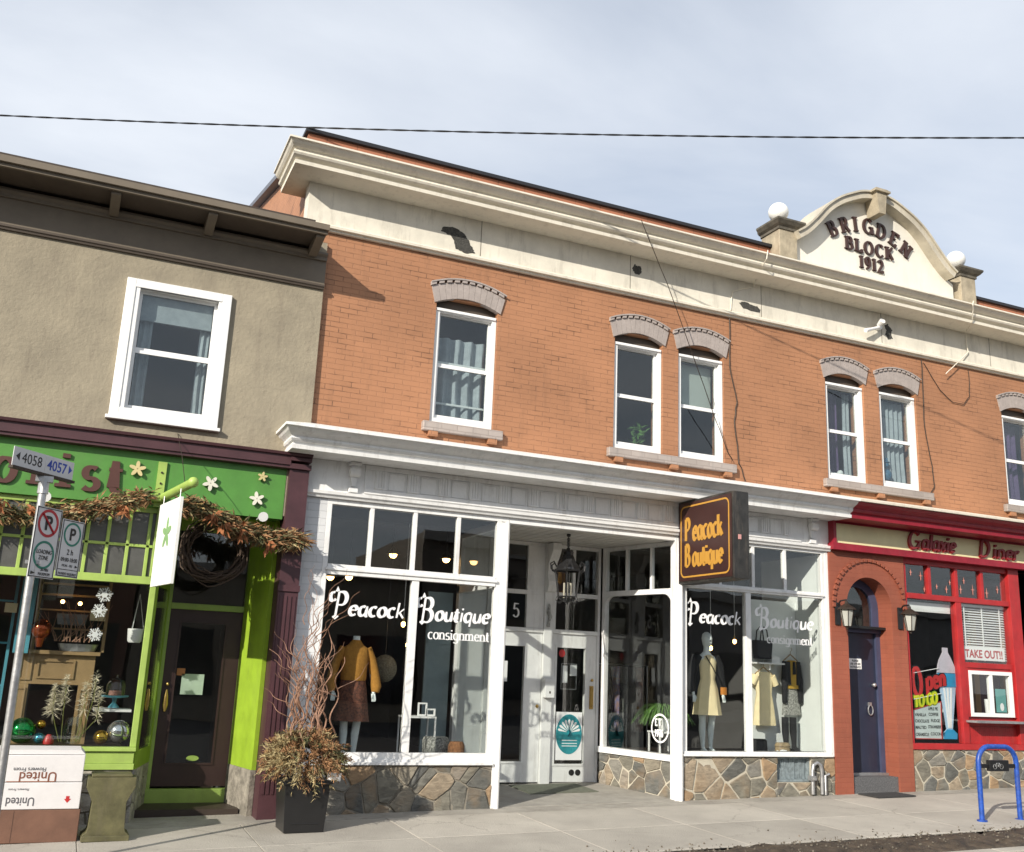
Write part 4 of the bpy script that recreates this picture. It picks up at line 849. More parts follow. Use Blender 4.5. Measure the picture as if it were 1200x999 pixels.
# diner window wall
st = MB().box(11.492, 13.93, .0, .14, -.1, .715).build('stone_base', MORTL, B); stonework(11.495, 13.93, .08, .715, .21, lambda s_, o_, z_: (s_, -o_, z_), SLAB, st, seed=21, gap=.011)
f = MB(); f.box(11.492, 13.93, -.03, .12, .716, .80); f.box(11.492, 11.56, .0, .10, .801, 3.499); f.box(13.70, 13.93, -.03, .14, .801, 3.499); f.box(11.561, 13.699, .0, .10, 3.42, 3.499); f.box(11.561, 13.699, -.015, .10, 2.90, 2.98)
for x in (12.04, 12.60, 13.15): f.box(x-.03, x+.03, .0, .08, 2.981, 3.419)
f.box(12.54, 12.66, -.01, .10, .801, 2.899); f.box(12.661, 13.699, .0, .09, 1.92, 2.0)
DWF = f.build('diner_window', RED, B, bevel=.004)
pa = MB(); 
for i in range(26): pa.box(12.662+.04*i, 12.662+.04*i+.036, .03, .08, .801, 1.05)
pa.box(12.662, 13.699, .04, .09, 1.05, 1.20); pa.box(12.662, 12.72, .0, .09, 1.19, 1.919) ; pa.box(13.64, 13.699, .0, .09, 1.19, 1.919); pa.box(12.721, 13.639, .02, .09, 1.88, 1.919)
pa.build('takeout_panel', RED, DWF)
MB().box(12.60, 13.93, -.22, .0, 1.115, 1.145).build('takeout_shelf', STEEL, DWF)
MB().box(11.56, 12.54, .04, .046, .80, 2.90).build('pane', GLASS, DWF); MB().box(12.66, 13.70, .04, .046, 2.0, 2.90).build('pane', GLASS, DWF); MB().box(11.56, 13.70, .045, .05, 2.98, 3.42).build('transom_pane', GLASS, DWF)
t = MB()
for (cx, cz, r) in ((11.70, 3.30, .05), (11.90, 3.26, .07), (11.96, 3.06, .04), (12.22, 3.12, .04), (12.42, 3.09, .06), (12.50, 3.2, .04), (12.72, 3.11, .07), (12.80, 3.25, .05), (12.98, 3.12, .08), (13.28, 3.09, .08), (13.52, 3.16, .06)):
    t.prism([(cx-.005, cz-r), (cx+.005, cz-r), (cx+.008, cz-.008), (cx+r*.6, cz), (cx+.008, cz+.008), (cx, cz+r), (cx-.008, cz+.008), (cx-r*.6, cz), (cx-.008, cz-.008)], .039, .042)
t.build('star_decals', mat('pink_decal', (.62, .25, .2), .5), DWF)
tw = MB(); tw.frame(12.722, 13.64, 1.20, 1.88, -.01, .07, .055); tw.box(13.16, 13.22, -.005, .06, 1.255, 1.825); tw = tw.build('takeout_window', WHITE2, B)
for a, b in ((12.777, 13.16), (13.22, 13.585)): MB().box(a, b, .02, .026, 1.255, 1.825).build('pane', GLASS, tw)
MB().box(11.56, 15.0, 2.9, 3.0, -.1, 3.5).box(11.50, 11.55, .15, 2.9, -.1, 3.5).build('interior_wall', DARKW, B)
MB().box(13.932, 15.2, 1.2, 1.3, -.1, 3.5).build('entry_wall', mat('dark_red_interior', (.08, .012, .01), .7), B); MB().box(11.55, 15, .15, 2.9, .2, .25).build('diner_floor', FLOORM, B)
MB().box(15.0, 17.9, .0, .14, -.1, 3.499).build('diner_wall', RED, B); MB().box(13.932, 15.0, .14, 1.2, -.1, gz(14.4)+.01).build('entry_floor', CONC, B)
MB().frame(14.1, 14.9, .25, 2.9, 1.12, 1.19, .12).build('entry_frame', mat('entry_yellow', (.3, .16, .03), .6), B)
# take out board, open sign, milkshake
TB = thing('blind', 'white slatted blind in the diner window above the take out hatch', 'blind', (13.1, .09, 2.86))
s = MB()
for i in range(21): s.box(12.68, 13.68, .09, .125, 2.06+.038*i, 2.06+.038*i+.004, rot=(R(35), 'X'), c=(13, .107, 2.06+.038*i))
s.build('slats', WHITE2, TB); s = MB()
for x in (12.80, 13.18, 13.56): s.box(x-.012, x+.012, .075, .08, 2.03, 2.86)
s.box(12.68, 13.68, .08, .13, 2.855, 2.89); s.build('tapes', WHITE2, TB)
sg = thing('takeout_sign', 'white TAKE OUT!! sign in red letters under the blind', 'sign', (13.1, .05, 2.05)); MB().box(12.70, 13.60, .06, .066, 2.04, 2.24).build('board', WINK, sg)
sans('lettering', 'TAKE OUT!!', (13.15, .0595, 2.08), X, Z, .12, REDLET, sg, depth=.002, bold=.035, sx=.9, align='CENTER')
sg = thing('open_sign', 'red script Open and yellow TO GO neon style sign in the diner window', 'sign', (11.8, .1, 1.4))
for M_, ds, th_, mt_, nm in ((MB(), .07, 1.0, mat('neon_red', (.55, .03, .03), .4), 'open_lettering'), (MB(), .08, 1.7, mat('sign_black', (.01, .01, .01), .4), 'open_outline')):
    pen(M_, 'O', (11.58, ds, 1.46), Vector((1, 0, .16)), Vector((-.08, 0, 1)), .40, thick=.17*th_, thin=.12*th_, depth=.004, wide=.62)
    pen(M_, 'pen', (11.84, ds, 1.57), Vector((1, 0, .16)), Vector((-.05, 0, 1)), .26, thick=.24*th_, thin=.15*th_, depth=.004, wide=.92, slant=.05); M_.build(nm, mt_, sg)
for M_, ds, th_, mt_, nm in ((MB(), .07, 1.0, mat('neon_yellow', (.70, .72, .03), .4), 'to_go_lettering'), (MB(), .08, 2.0, mat('neon_green', (.25, .4, .02), .4), 'to_go_outline')):
    pen(M_, 'TO GO', (11.59, ds, 1.30), Vector((1, 0, .16)), Z, .16, thick=.2*th_, thin=.16*th_, depth=.004, wide=.86); M_.build(nm, mt_, sg)
MB().tube([(11.60, .07, 1.80), (12.12, .07, 1.89)], .006, 6).tube([(11.58, .07, 1.42), (12.14, .07, 1.52)], .006, 6).build('underline', WINK, sg)
mn = thing('menu_board', 'white menu board with red edge under the Open TO GO sign', 'menu', (11.8, .1, .85))
MB().prism([(11.57, .86), (12.10, .86), (12.12, 1.40), (11.57, 1.27)], .075, .085).build('board', mat('menu_white', (.60, .68, .68), .5), mn)
MB().tube([(11.57, .073, .86), (12.10, .073, .86), (12.12, .073, 1.40), (11.57, .073, 1.27)], .009, 6).build('red_edge', REDLET, mn)
for tx, x, z in (('APPLE PIE', 11.86, 1.27), ('VANILLA', 11.59, 1.18), ('COFFEE', 11.86, 1.19), ('CHOCOLATE', 11.59, 1.09), ('FUDGE', 11.90, 1.10), ('MALTED', 11.59, 1.00), ('STRAWBERRY', 11.84, 1.01), ('CREAMSICLE', 11.59, .90), ('COCONUT', 11.88, .91)):
    sans('flavour', tx, (x, .0745, z), X, Z, .045, BLACK, mn, depth=.0015, bold=.03, sx=.72 if len(tx) > 7 else .9)
ms = thing('milkshake_sign', 'tall painted milkshake cutout with blue glass and white topping', 'sign', (12.3, .1, .84))
def cut(poly, y0, y1, mt_, nm, par): return MB().prism(poly, y0, y1).build(nm, mt_, par)
c0 = 12.29
cut([(c0-.13, .86), (c0+.13, .86), (c0+.14, .94), (c0+.06, 1.0), (c0+.17, 1.60), (c0+.20, 1.82), (c0-.19, 1.82), (c0-.15, 1.60), (c0-.06, 1.0), (c0-.14, .94)], .09, .105, mat('shake_light', (.45, .62, .8), .4), 'glass', ms)
cut([(c0-.13, .86), (c0+.13, .86), (c0+.14, .94), (c0+.06, 1.0), (c0-.06, 1.0), (c0-.14, .94)], .082, .089, mat('shake_blue', (.03, .33, .62), .4), 'foot', ms)
cut([(c0-.155, 1.62), (c0+.175, 1.62), (c0+.20, 1.82), (c0-.19, 1.82)], .082, .089, MC['shake_blue'], 'rim', ms)
cut([(c0-.185, 1.825), (c0+.195, 1.825), (c0+.17, 1.93), (c0+.11, 2.04), (c0+.05, 2.13), (c0+.05, 2.2), (c0-.05, 2.2), (c0-.05, 2.13), (c0-.13, 2.02), (c0-.17, 1.92)], .085, .105, mat('cream_white', (.62, .58, .66), .5), 'topping', ms)
for x in (c0-.07, c0, c0+.07): cut([(c0+(x-c0)*.3-.012, 1.02), (c0+(x-c0)*.3+.012, 1.02), (x+.018, 1.60), (x-.018, 1.60)], .084, .089, WINK, 'stripe', ms)
for o_ in (bpy.data.objects['open_sign'], mn, ms): o_.location.x += .075
sb = tag(MB().loft([(12.49, .3, 1.05, .06, .06), (12.49, .3, 1.28, .055, .055), (12.49, .3, 1.34, .02, .02), (12.49, .3, 1.40, .018, .018)], 12).build('squeeze_bottle', WINK, smooth=True), 'white squeeze bottle standing behind the milkshake cutout', 'bottle')
lt = tag(MB().box(11.60, 12.53, .10, .16, 2.72, 2.86).build('fluorescent_fitting', WHITE2), 'long white light fitting at the top of the diner window', 'light fitting')
tg = thing('penguin_poster', 'small teal notice with a white shape in the take out hatch', 'notice', (13.42, .03, 1.3)); MB().box(13.30, 13.52, .03, .034, 1.27, 1.62).build('sheet', mat('teal_card', (.16, .42, .40), .5), tg)
MB().prism([(13.42+.04*math.cos(a), 1.35+.06*math.sin(a)) for a in [2*math.pi*i/14 for i in range(14)]], .026, .0295).build('white_shape', WINK, tg)
for x, h, l_ in ((12.92, .22, 'jar of straws inside the take out hatch, left'), (13.26, .26, 'white cup stack inside the take out hatch, right')):
    tag(MB().loft([(x, .16, 1.2, .035, .035), (x, .16, 1.2+h, .045, .045)], 12).build('jar' if x < 13 else 'cup_stack', CLEAR if x < 13 else WINK, smooth=True), l_, 'jar' if x < 13 else 'cups')
# vent with pipes
vt = MB(); vt.frame(9.065, 9.635, .275, .60, .03, .10, .03)
VT = vt.build('wooden_vent', mat('blue_grey_wood', (.24, .29, .31), .8, .25, 20, .3), B); t = MB()
for i in range(17): t.box(9.097+.030*i, 9.097+.030*i+.026, .05+random.uniform(0, .02), .09, .306, .568)
t.build('slat_board', MC['blue_grey_wood'], VT)
pp = thing('gas_pipe', 'grey bent pipes with a valve beside the wooden vent at the stone base', 'pipe', (9.7, -.05, .13))
MB().tube([(9.62, -.05, .12), (9.62, -.05, .42), (9.64, -.05, .50), (9.70, -.05, .53), (9.76, -.05, .50), (9.78, -.05, .42), (9.78, -.05, .12)], .027, 10).build('pipe_bend', STEEL, pp, smooth=True)
MB().tube([(9.84, -.05, .11), (9.84, -.05, .36), (9.90, -.05, .38), (9.94, -.0, .38)], .02, 10).build('thin_pipe', STEEL, pp, smooth=True); MB().box(9.57, 9.65, -.09, -.01, .30, .36).box(9.60, 9.62, -.14, -.08, .31, .34).build('valve', STEEL, pp)

# ================================================================== STUCCO BUILDING
SB = thing('stucco_building', 'beige stucco building with brown eaves, one upstairs window and a green florist shopfront', 'building')
mb = MB(); wall(mb, -7, 2.33, 3.2, 6.62, -.055, .25, [(.22, 1.18, 4.15, 5.66)]); mb.build('stucco_wall', STUCCO, SB)
MB().sweep([(0, 6.00), (.03, 6.0), (.035, 6.02), (.05, 6.03), (.05, 6.055), (0, 6.06)], [(-7, -.055), (2.33, -.055)]).build('trim_moulding', BROWNP, SB)
MB().box(-7, 2.33, -.085, -.056, 6.061, 6.36).build('fascia_band', TANP, SB)
MB().sweep([(0, 6.36), (.06, 6.36), (.065, 6.40), (.09, 6.43), (.09, 6.455), (0, 6.455)], [(-7, -.056), (2.33, -.056)]).build('eave_moulding', TANP, SB)
MB().hexa([(-7, -.56, 6.50), (2.205, -.56, 6.50), (2.205, -.05, 6.50), (-7, -.05, 6.50), (-7, -.56, 6.53), (2.205, -.56, 6.53), (2.205, -.05, 6.60), (-7, -.05, 6.60)]).build('soffit', BROWNP, SB)
MB().box(-7, 2.21, -.60, -.561, 6.49, 6.585).box(-7, 2.22, -.64, -.601, 6.53, 6.60).build('gutter', TANP, SB)
MB().hexa([(-7, -.62, 6.60), (2.05, -.62, 6.60), (2.05, 7, 7.1), (-7, 7, 7.1), (-7, -.62, 6.63), (2.05, -.62, 6.63), (2.05, 7, 7.2), (-7, 7, 7.2)]).build('roof', mat('brown_shingle', (.07, .055, .045), .9, .2, 10), SB)
for x in (-1.48, -.17, .86, 2.09):
    MB().prism([(-.10, 6.455), (-.10, 6.499), (-.55, 6.499), (-.55, 6.46), (-.3, 6.40), (-.15, 6.37)], x, x+.10, 'x').build('eave_bracket', TANP, SB)
w_ = MB(); w_.frame(.12, 1.27, 4.11, 5.71, -.10, -.056, .10); w_.box(.09, 1.30, -.13, -.056, 4.07, 4.109); w_.frame(.22, 1.18, 4.16, 5.66, -.09, .06, .05)
w_ = w_.build('window', WHITE2, SB, bevel=.005)
MB().frame(.27, 1.13, 4.21, 4.90, -.03, .0, .035, wb=.05).frame(.27, 1.13, 4.902, 5.61, .0, .03, .035, wb=.035).build('sash', WHITE2, w_)
MB().box(.305, 1.095, -.018, -.013, 4.26, 4.865).build('lower_pane', GLASSD, w_); MB().box(.305, 1.095, .012, .017, 4.937, 5.575).build('upper_pane', GLASSD, w_)
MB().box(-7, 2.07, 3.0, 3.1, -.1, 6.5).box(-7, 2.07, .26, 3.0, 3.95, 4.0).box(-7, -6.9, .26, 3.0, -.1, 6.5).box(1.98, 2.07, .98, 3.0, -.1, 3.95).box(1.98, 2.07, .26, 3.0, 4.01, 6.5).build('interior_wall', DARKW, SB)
# shopfront
SB2 = SB
MB().box(-7, 2.10, -.06, .22, 3.16, 3.74).build('green_sign_board', GREEN, SB)
GS = [o for o in bpy.data.objects if o.name == 'green_sign_board'][0]
MB().sweep([(0, 3.74), (.10, 3.745), (.10, 3.775), (.12, 3.78), (.12, 3.885), (.15, 3.89), (.16, 3.92), (0, 3.95)], [(-7, -.056), (2.12, -.056)]).build('plum_cornice', PURPLE, SB)
t = MB(); GLY = [('f', -1.5), ('l', -1.2), ('o', -.91), ('r', -.54)]
for ch, x in GLY+[('i', -.28), ('s', -.06), ('t', .20)]:
    t = MB(); pen(t, ch, (x, -.061, 3.275), X, Z, .39, thick=.20, thin=.09, depth=.025, serif=ch in 'flri', wide=1.1); t.build('carved_letter', mat('carved_brown', (.085, .03, .022), .6), GS)
# pilaster
pb = MB(); pb.box(2.122, 2.348, -.13, .22, -.15, 3.74); 
for i in range(4): pb.box(2.145+.05*i, 2.145+.05*i+.03, -.14, -.13, .2, 2.3)
pb.box(2.112, 2.358, -.15, -.10, 2.35, 2.42)
PB = pb.build('plum_pilaster', PURPLE, SB)
c = MB(); c.box(2.11, 2.36, -.17, .0, 3.742, 3.80); c.box(2.115, 2.355, -.20, .0, 3.83, 3.87); c.box(2.11, 2.36, -.22, .0, 3.90, 3.935)
c.tube([(2.11, -.12, 3.965), (2.36, -.12, 3.965)], .11, 16); c.build('pilaster_capital', PURPLE, PB)
# window unit: outer frame
f = MB(); f.box(-7, .84, -.03, .08, .44, .50); f.box(-7, .83, -.02, .08, .501, .62); f.box(-7, .84, -.05, .08, .621, .66)
f.box(.78, .84, -.0, .07, .661, 2.33); f.box(-7, .86, -.03, .07, 2.33, 2.41); f.box(.755, .86, -.04, .08, 2.411, 3.159); f.box(-7, .754, -.01, .07, 3.10, 3.159)
x = .70
while x > -2.5: f.box(x-.018, x+.018, .0, .05, 2.411, 3.099); x -= .205
f.box(-7, .754, .0, .05, 2.72, 2.75)
FW = f.build('green_window', LIME, SB, bevel=.004)
MB().box(-7, .78, .03, .035, .66, 2.33).build('pane', GLASS, FW); MB().box(-7, .754, .02, .024, 2.41, 3.10).build('transom_pane', mat('frosted_transom', (.10, .10, .095), .25, .2, 4), FW)
st = MB().box(-7, .82, .0, .3, -.3, .44).build('stone_base', MORT, SB); stonework(-2.2, .82, -.15, .44, .17, lambda s_, o_, z_: (s_, -o_, z_), SLABP, st, seed=31)
# splayed return to the door
def q2(mb, a, b, t, z0, z1):
    a = Vector(a); b = Vector(b); d = (b-a).normalized(); n_ = Vector((-d.y, d.x))*t
    p = [a, b, b+n_, a+n_]; return mb.hexa([(q.x, q.y, z0) for q in p]+[(q.x, q.y, z1) for q in p])
f = MB(); A0, A1 = (.86, .02), (1.06, .86)
q2(f, A0, A1, .05, .44, .62); q2(f, A0, A1, .05, 2.33, 2.42); q2(f, A0, A1, .05, 3.05, 3.16); q2(f, A0, (.875, .09), .05, .62, 3.05); q2(f, (1.04, .79), A1, .05, .62, 3.05)
f.build('window_return', LIMED, SB); q2(MB(), (.87, .09), (1.04, .79), .01, .62, 3.05).build('return_pane', GLASS, SB); q2(MB(), A0, A1, .1, -.3, .44).build('stone_base', STONE3, SB)
yd = .9
D1 = MB(); wall(D1, 1.10, 1.93, .17, 2.13, yd, yd+.05, [(1.24, 1.74, .42, 1.98)]); D1.frame(1.22, 1.76, .40, 2.0, yd-.012, yd, .02); D1 = D1.build('brown_shop_door', DOORBR, SB); MB().box(1.24, 1.74, yd+.02, yd+.026, .42, 1.98).build('door_pane', GLASS, D1)
MB().loft([(1.16, yd-.03, .98, .01, .012), (1.16, yd-.03, 1.05, .03, .012), (1.16, yd-.03, 1.15, .022, .012), (1.16, yd-.03, 1.22, .008, .012)], 10).sphere((1.16, yd-.03, 1.28), .02, 8).build('door_handle', BRASS, D1, smooth=True)
f = MB(); f.box(1.04, 1.098, yd-.03, yd+.06, .0, 3.16); f.box(1.932, 1.97, yd-.03, yd+.06, .0, 3.16); f.box(1.099, 1.931, yd-.03, yd+.06, 2.131, 2.20); f.box(1.04, 1.97, yd-.06, yd+.05, -.06, .145); f.box(1.099, 1.931, yd-.03, yd+.06, 3.05, 3.16)
FD = f.build('door_surround', LIME, SB, bevel=.004); MB().box(1.099, 1.931, yd+.01, yd+.015, 2.20, 3.05).build('transom_pane', GLASS, FD)
MB().box(1.06, 1.96, yd-.2, yd-.062, -.06, -.03).build('foot_grate', IRON, SB)
q2(MB(), (2.118, .14), (1.975, .86), .05, .42, 3.16).build('green_reveal', LIMED, SB); q2(MB(), (2.118, .14), (1.975, .86), .06, -.2, .419).build('reveal_base', mat('peeling_boards', (.32, .29, .24), .85, .35, 9, .4), SB)
MB().box(.86, 2.10, .0, .95, 3.162, 3.2).build('recess_ceiling', LIMED, SB)
MB().box(-7, 2.0, .31, 2.95, -.1, .0).box(-7, .74, .12, 1.6, .55, .62).build('interior_floor', FLOORM, SB)
# street flowers on sign board
def flower(x, z, mt_, r, label, rot):
    t = MB()
    for i in range(5):
        a = rot+2*math.pi*i/5
        pts = [(x+math.cos(a)*(.55*r)+math.cos(b)*.5*r*math.cos(a)-math.sin(b)*.24*r*math.sin(a), z+math.sin(a)*(.55*r)+math.cos(b)*.5*r*math.sin(a)+math.sin(b)*.24*r*math.cos(a)) for b in [2*math.pi*k/12 for k in range(12)]]
        t.prism(pts, -.10-.0007*i, -.078)
    t.box(x-.012, x+.012, -.078, -.060, z-.012, z+.012)
    tag(t.build('wooden_flower', mt_), label, 'wooden flower', 'wooden flowers on the green sign board')
CRM = mat('cream_wood', (.62, .52, .26), .6, .1); WHF = mat('white_wood_flower', (.70, .68, .58), .6, .1)
flower(.49, 3.55, CRM, .085, 'cream wooden flower beside the letter t of the green sign', .3); flower(1.27, 3.48, WHF, .085, 'larger white wooden flower high right of the lime bracket', .9)
flower(1.83, 3.62, CRM, .055, 'small tan wooden flower near the plum pilaster', .2); flower(1.79, 3.36, WHF, .08, 'white wooden flower low on the sign near the plum pilaster', .5)
# plate and blade sign of the florist
bs = thing('florist_blade_sign', 'white hanging blade sign with green flower on a lime green bracket', 'sign', (.77, -.06, 3.3))
MB().box(.70, .79, -.085, -.06, 3.16, 3.66).build('wall_plate', LIME, bs); bo = MB()
for z in (3.3, 3.42, 3.54): bo.tube([(.745, -.095, z), (.745, -.086, z)], .012, 8)
bo.build('bolt', IRON, bs)
p0 = Vector((.78, -.10, 3.26)); p1 = Vector((.985, -1.12, 3.30)); MB().tube([p0, p1], .045, 12).sphere(p1, .055, 12).build('arm', LIME, bs, smooth=True)
MB().box(.39, .79, -.16, -.09, 3.215, 3.285).build('cross_bar', LIME, bs)
d = Vector((.135, -.82, 0)).normalized(); nn_ = Vector((d.y, -d.x, 0))
def bl(s, o, z): return Vector((.79, -.24, 0))+d*s+nn_*o+Vector((0, 0, z))
MB().hexa([bl(0, 0, 2.29), bl(.80, 0, 2.29), bl(.80, .03, 2.29), bl(0, .03, 2.29), bl(0, 0, 3.16), bl(.80, 0, 3.16), bl(.80, .03, 3.16), bl(0, .03, 3.16)]).build('board', mat('sign_white', (.8, .8, .76), .5, .03), bs)
# which side faces the camera: the one towards -x
side = -1 if nn_.x > 0 else 1
t = MB(); off0 = -.004 if nn_.x > 0 else .034
for i in range(5):
    a = math.pi/2+2*math.pi*i/5; cs_, cz_ = .42, 2.82; r = .16
    pts = [(cs_+math.cos(a)*.55*r+math.cos(b)*.5*r*math.cos(a)-math.sin(b)*.22*r*math.sin(a), cz_+math.sin(a)*.55*r+math.cos(b)*.5*r*math.sin(a)+math.sin(b)*.22*r*math.cos(a)) for b in [2*math.pi*k/10 for k in range(10)]]
    e0 = off0+(-.0005*i if nn_.x > 0 else .0005*i); aa = [bl(p[0], e0, p[1]) for p in pts]; bb = [bl(p[0], .001 if nn_.x > 0 else .029, p[1]) for p in pts]; n_ = 10
    t.add(aa+bb, [tuple(range(n_)), tuple(range(2*n_-1, n_-1, -1))]+[(k_, (k_+1) % n_, n_+(k_+1) % n_, n_+k_) for k_ in range(n_)])
t.build('flower_emblem', mat('sage_green', (.22, .38, .17), .6), bs)
MB().tube([(.86, -.06, 4.0), (.90, -.5, 3.66), (.93, -.85, 3.33)], .004, 5).build('stay_wire', IRON, bs)
for s_ in (.08, .72): MB().tube([bl(s_, .015, 3.155), bl(s_, .015, 3.25)], .006, 6).build('hanger', STEEL, bs)
def spot(x, z, label):
    t = thing('spotlight', label, 'spotlight', (x, -.06, z), 'spotlights on the green sign board')
    MB().tube([(x-.02, -.06, z-.02), (x-.02, -.22, z+.0), (x-.0, -.28, z)], .008, 6).build('arm', WHITE2, t)
    MB().tube([(x, -.24, z+.01), (x, -.34, z-.02)], [.02, .055], 12).build('lamp_head', WHITE2, t, smooth=True)
spot(-.36, 3.14, 'white spotlight behind the parking sign pole'); spot(1.84, 3.15, 'white spotlight near the plum pilaster')

# ---- dried garland
def garland(pts, R0, n, name, label):
    n = int(n*1.5)
    t = thing(name, label, 'garland', pts[0]); P_ = [Vector(p) for p in pts]
    M_ = [MB() for _ in DRY]
    seg = [(P_[i+1]-P_[i]).length for i in range(len(P_)-1)]; tot = sum(seg)
    for _ in range(n):
        s = random.uniform(0, tot); i = 0
        while s > seg[i]: s -= seg[i]; i += 1
        c_ = P_[i].lerp(P_[i+1], s/seg[i]); d_ = (P_[i+1]-P_[i]).normalized()
        q = Vector((random.gauss(0, 1), random.gauss(0, 1)-.3, random.gauss(0, 1)-.35)).normalized()
        c_ = c_+q*random.uniform(0, R0)*.8; dr = q*.6+d_*random.choice((-1, 1))*random.uniform(.4, 1.3)
        k_ = int((noise.noise(c_*3.1)+1)*2.2+random.gauss(0, .7)) % 4
        M_[k_].leaf(c_, dr, random.uniform(.06, .14), random.uniform(.014, .032))
    for M, mt_, nm in zip(M_, DRY, ('dried_leaves', 'olive_leaves', 'rust_leaves', 'straw_leaves')):
        if M.v: M.build(nm, mt_, t)
    MB().tube(P_, .015, 6).build('stem', WREA, t)
    return t
g1 = garland([(-2.0, -.14, 3.02), (-.9, -.2, 2.97), (-.44, -.2, 2.93), (-.05, -.2, 3.02), (.35, -.22, 3.15), (.62, -.2, 3.27)], .12, 2300, 'dried_garland', 'dried leaf garland left of the lime bracket above the green window')
g2 = garland([(.95, -.22, 3.18), (1.15, -.22, 3.19), (1.42, -.2, 3.08), (1.65, -.2, 2.98), (1.95, -.2, 2.93), (2.32, -.22, 2.93)], .12, 2300, 'dried_garland', 'dried leaf garland with rusty bows right of the hanging white sign')
for s_, g_ in (((1.30, 3.08), g2), ((1.42, 2.98), g2), ((1.62, 2.95), g2), ((1.92, 2.82), g2), ((-.50, 2.98), g1), ((.42, 3.08), g1), ((-.75, 3.02), g1)):
    t = MB()
    for k_ in range(10): t.leaf((s_[0]+random.uniform(-.03, .03), -.36, s_[1]+random.uniform(-.05, .05)), (random.gauss(0, .6), -.3, random.gauss(-.6, .6)), .11, .045)
    t.build('rust_bow', mat('rust_ribbon', (.36, .13, .045), .8, .3, 20), g_)
# vine wreath
wr = thing('vine_wreath', 'dark twisted vine wreath hanging over the brown shop door', 'wreath', (1.38, .05, 2.72))
t = MB()
for i in range(26):
    rr = random.uniform(.22, .36); ph = random.uniform(0, 6.28); tl = random.uniform(-.2, .2); q1 = random.uniform(.85, 1.1)
    t.tube([(1.40+rr*math.cos(a+ph)*1.05+.02*math.sin(5*a+i), .0+.05*math.sin(3*a+i)+tl*.2, 2.74+rr*math.sin(a+ph)*q1+.02*math.cos(4*a+i)) for a in [2*math.pi*k/22*.95 for k in range(23)]], random.uniform(.005, .011), 5)
t.build('vine', WREA, wr); MB().tube([(1.40, 0, 3.08), (1.40, -.03, 3.16)], .006, 5).build('hanger', WREA, wr)

# ================================================================== STREET OBJECTS
# sign pole
gp = gz(-.3, -2.1)
SP_ = thing('parking_sign_pole', 'galvanised pole carrying route numbers and two parking signs, leaning slightly', 'sign pole', (-.30, -2.1, gp))
MB().tube([(-.30, -2.1, gp-.1), (-.33, -2.1, 2.95)], .034, 14).build('pole', STEEL, SP_, smooth=True)
MB().tube([(-.33, -2.1, 2.90), (-.33, -2.1, 3.03)], .045, 12).box(-.40, -.26, -2.14, -2.06, 3.0, 3.05).build('bracket', STEEL, SP_)
ru = Vector((.66, .75, 0)).normalized(); rn = ru.cross(Vector(Z))   # faces the camera-left side
def plate(o, u0, u1, z0, z1, mt_, nm, par, d0=0., d1=.006):
    U_ = ru; o = Vector(o)
    def q(a, b, dd): return o+U_*a+Vector((0, 0, b))+rn*dd
    if isinstance(par, MB): par.hexa([q(u0, z0, d0), q(u1, z0, d0), q(u1, z0, d1), q(u0, z0, d1), q(u0, z1, d0), q(u1, z1, d0), q(u1, z1, d1), q(u0, z1, d1)]); return par
    return MB().hexa([q(u0, z0, d0), q(u1, z0, d0), q(u1, z0, d1), q(u0, z0, d1), q(u0, z1, d0), q(u1, z1, d0), q(u1, z1, d1), q(u0, z1, d1)]).build(nm, mt_, par)
SGW = mat('sign_face_white', (.60, .60, .60), .4, .03); SGB = mat('sign_black_print', (.012, .012, .012), .5); SGR = mat('sign_red_print', (.45, .02, .03), .5); SGG = mat('sign_green_print', (.02, .20, .14), .5); SGU = mat('sign_blue_print', (.02, .06, .38), .5)
o0 = Vector((-.36, -2.13, 0))
rp1 = plate(o0, -.34, .02, 3.075, 3.235, SGW, 'route_plate', SP_); rp2 = plate(o0, .022, .36, 3.075, 3.235, SGW, 'route_plate', SP_); plate(o0, -.35, .37, 3.05, 3.073, IRON, 'channel', SP_, -.02, .03)
fo = lambda a, z, dd=.0065: o0+ru*a+Vector((0, 0, z))+rn*dd
sans('route_number', '4058', fo(-.245, 3.115), ru, Z, .09, SGB, rp1, depth=.0015, sx=.92); sans('route_number', '4057', fo(.045, 3.115), ru, Z, .09, SGU, rp2, depth=.0015, bold=.02, sx=.92)
def tri(mb, a, z, s): mb.add([fo(a, z), fo(a-s, z+abs(s)*.9), fo(a-s, z-abs(s)*.9), fo(a, z, .008), fo(a-s, z+abs(s)*.9, .008), fo(a-s, z-abs(s)*.9, .008)], [(0, 1, 2), (3, 5, 4), (0, 3, 4, 1), (1, 4, 5, 2), (2, 5, 3, 0)]); return mb
tri(MB(), -.31, 3.16, -.04).build('arrow', SGB, rp1); tri(MB(), .342, 3.16, .04).build('arrow', SGU, rp2)
def psign(o, W_, H_, zb, nm):
    bk = plate(o, 0, W_, zb, zb+H_, SGW, nm, SP_)
    e = MB(); t_ = .012
    for a, b, c_, d_ in ((.006, W_-.006, zb+.006, zb+.006+t_*.6), (.006, W_-.006, zb+H_-.006-t_*.6, zb+H_-.006), (.006, .006+t_*.6, zb+.006, zb+H_-.006), (W_-.006-t_*.6, W_-.006, zb+.006, zb+H_-.006)):
        plate(o, a, b, c_, d_, None, '', e, .0062, .0078+(a+c_)*.0002)
    e.build('sign_border', SGB, bk); return bk
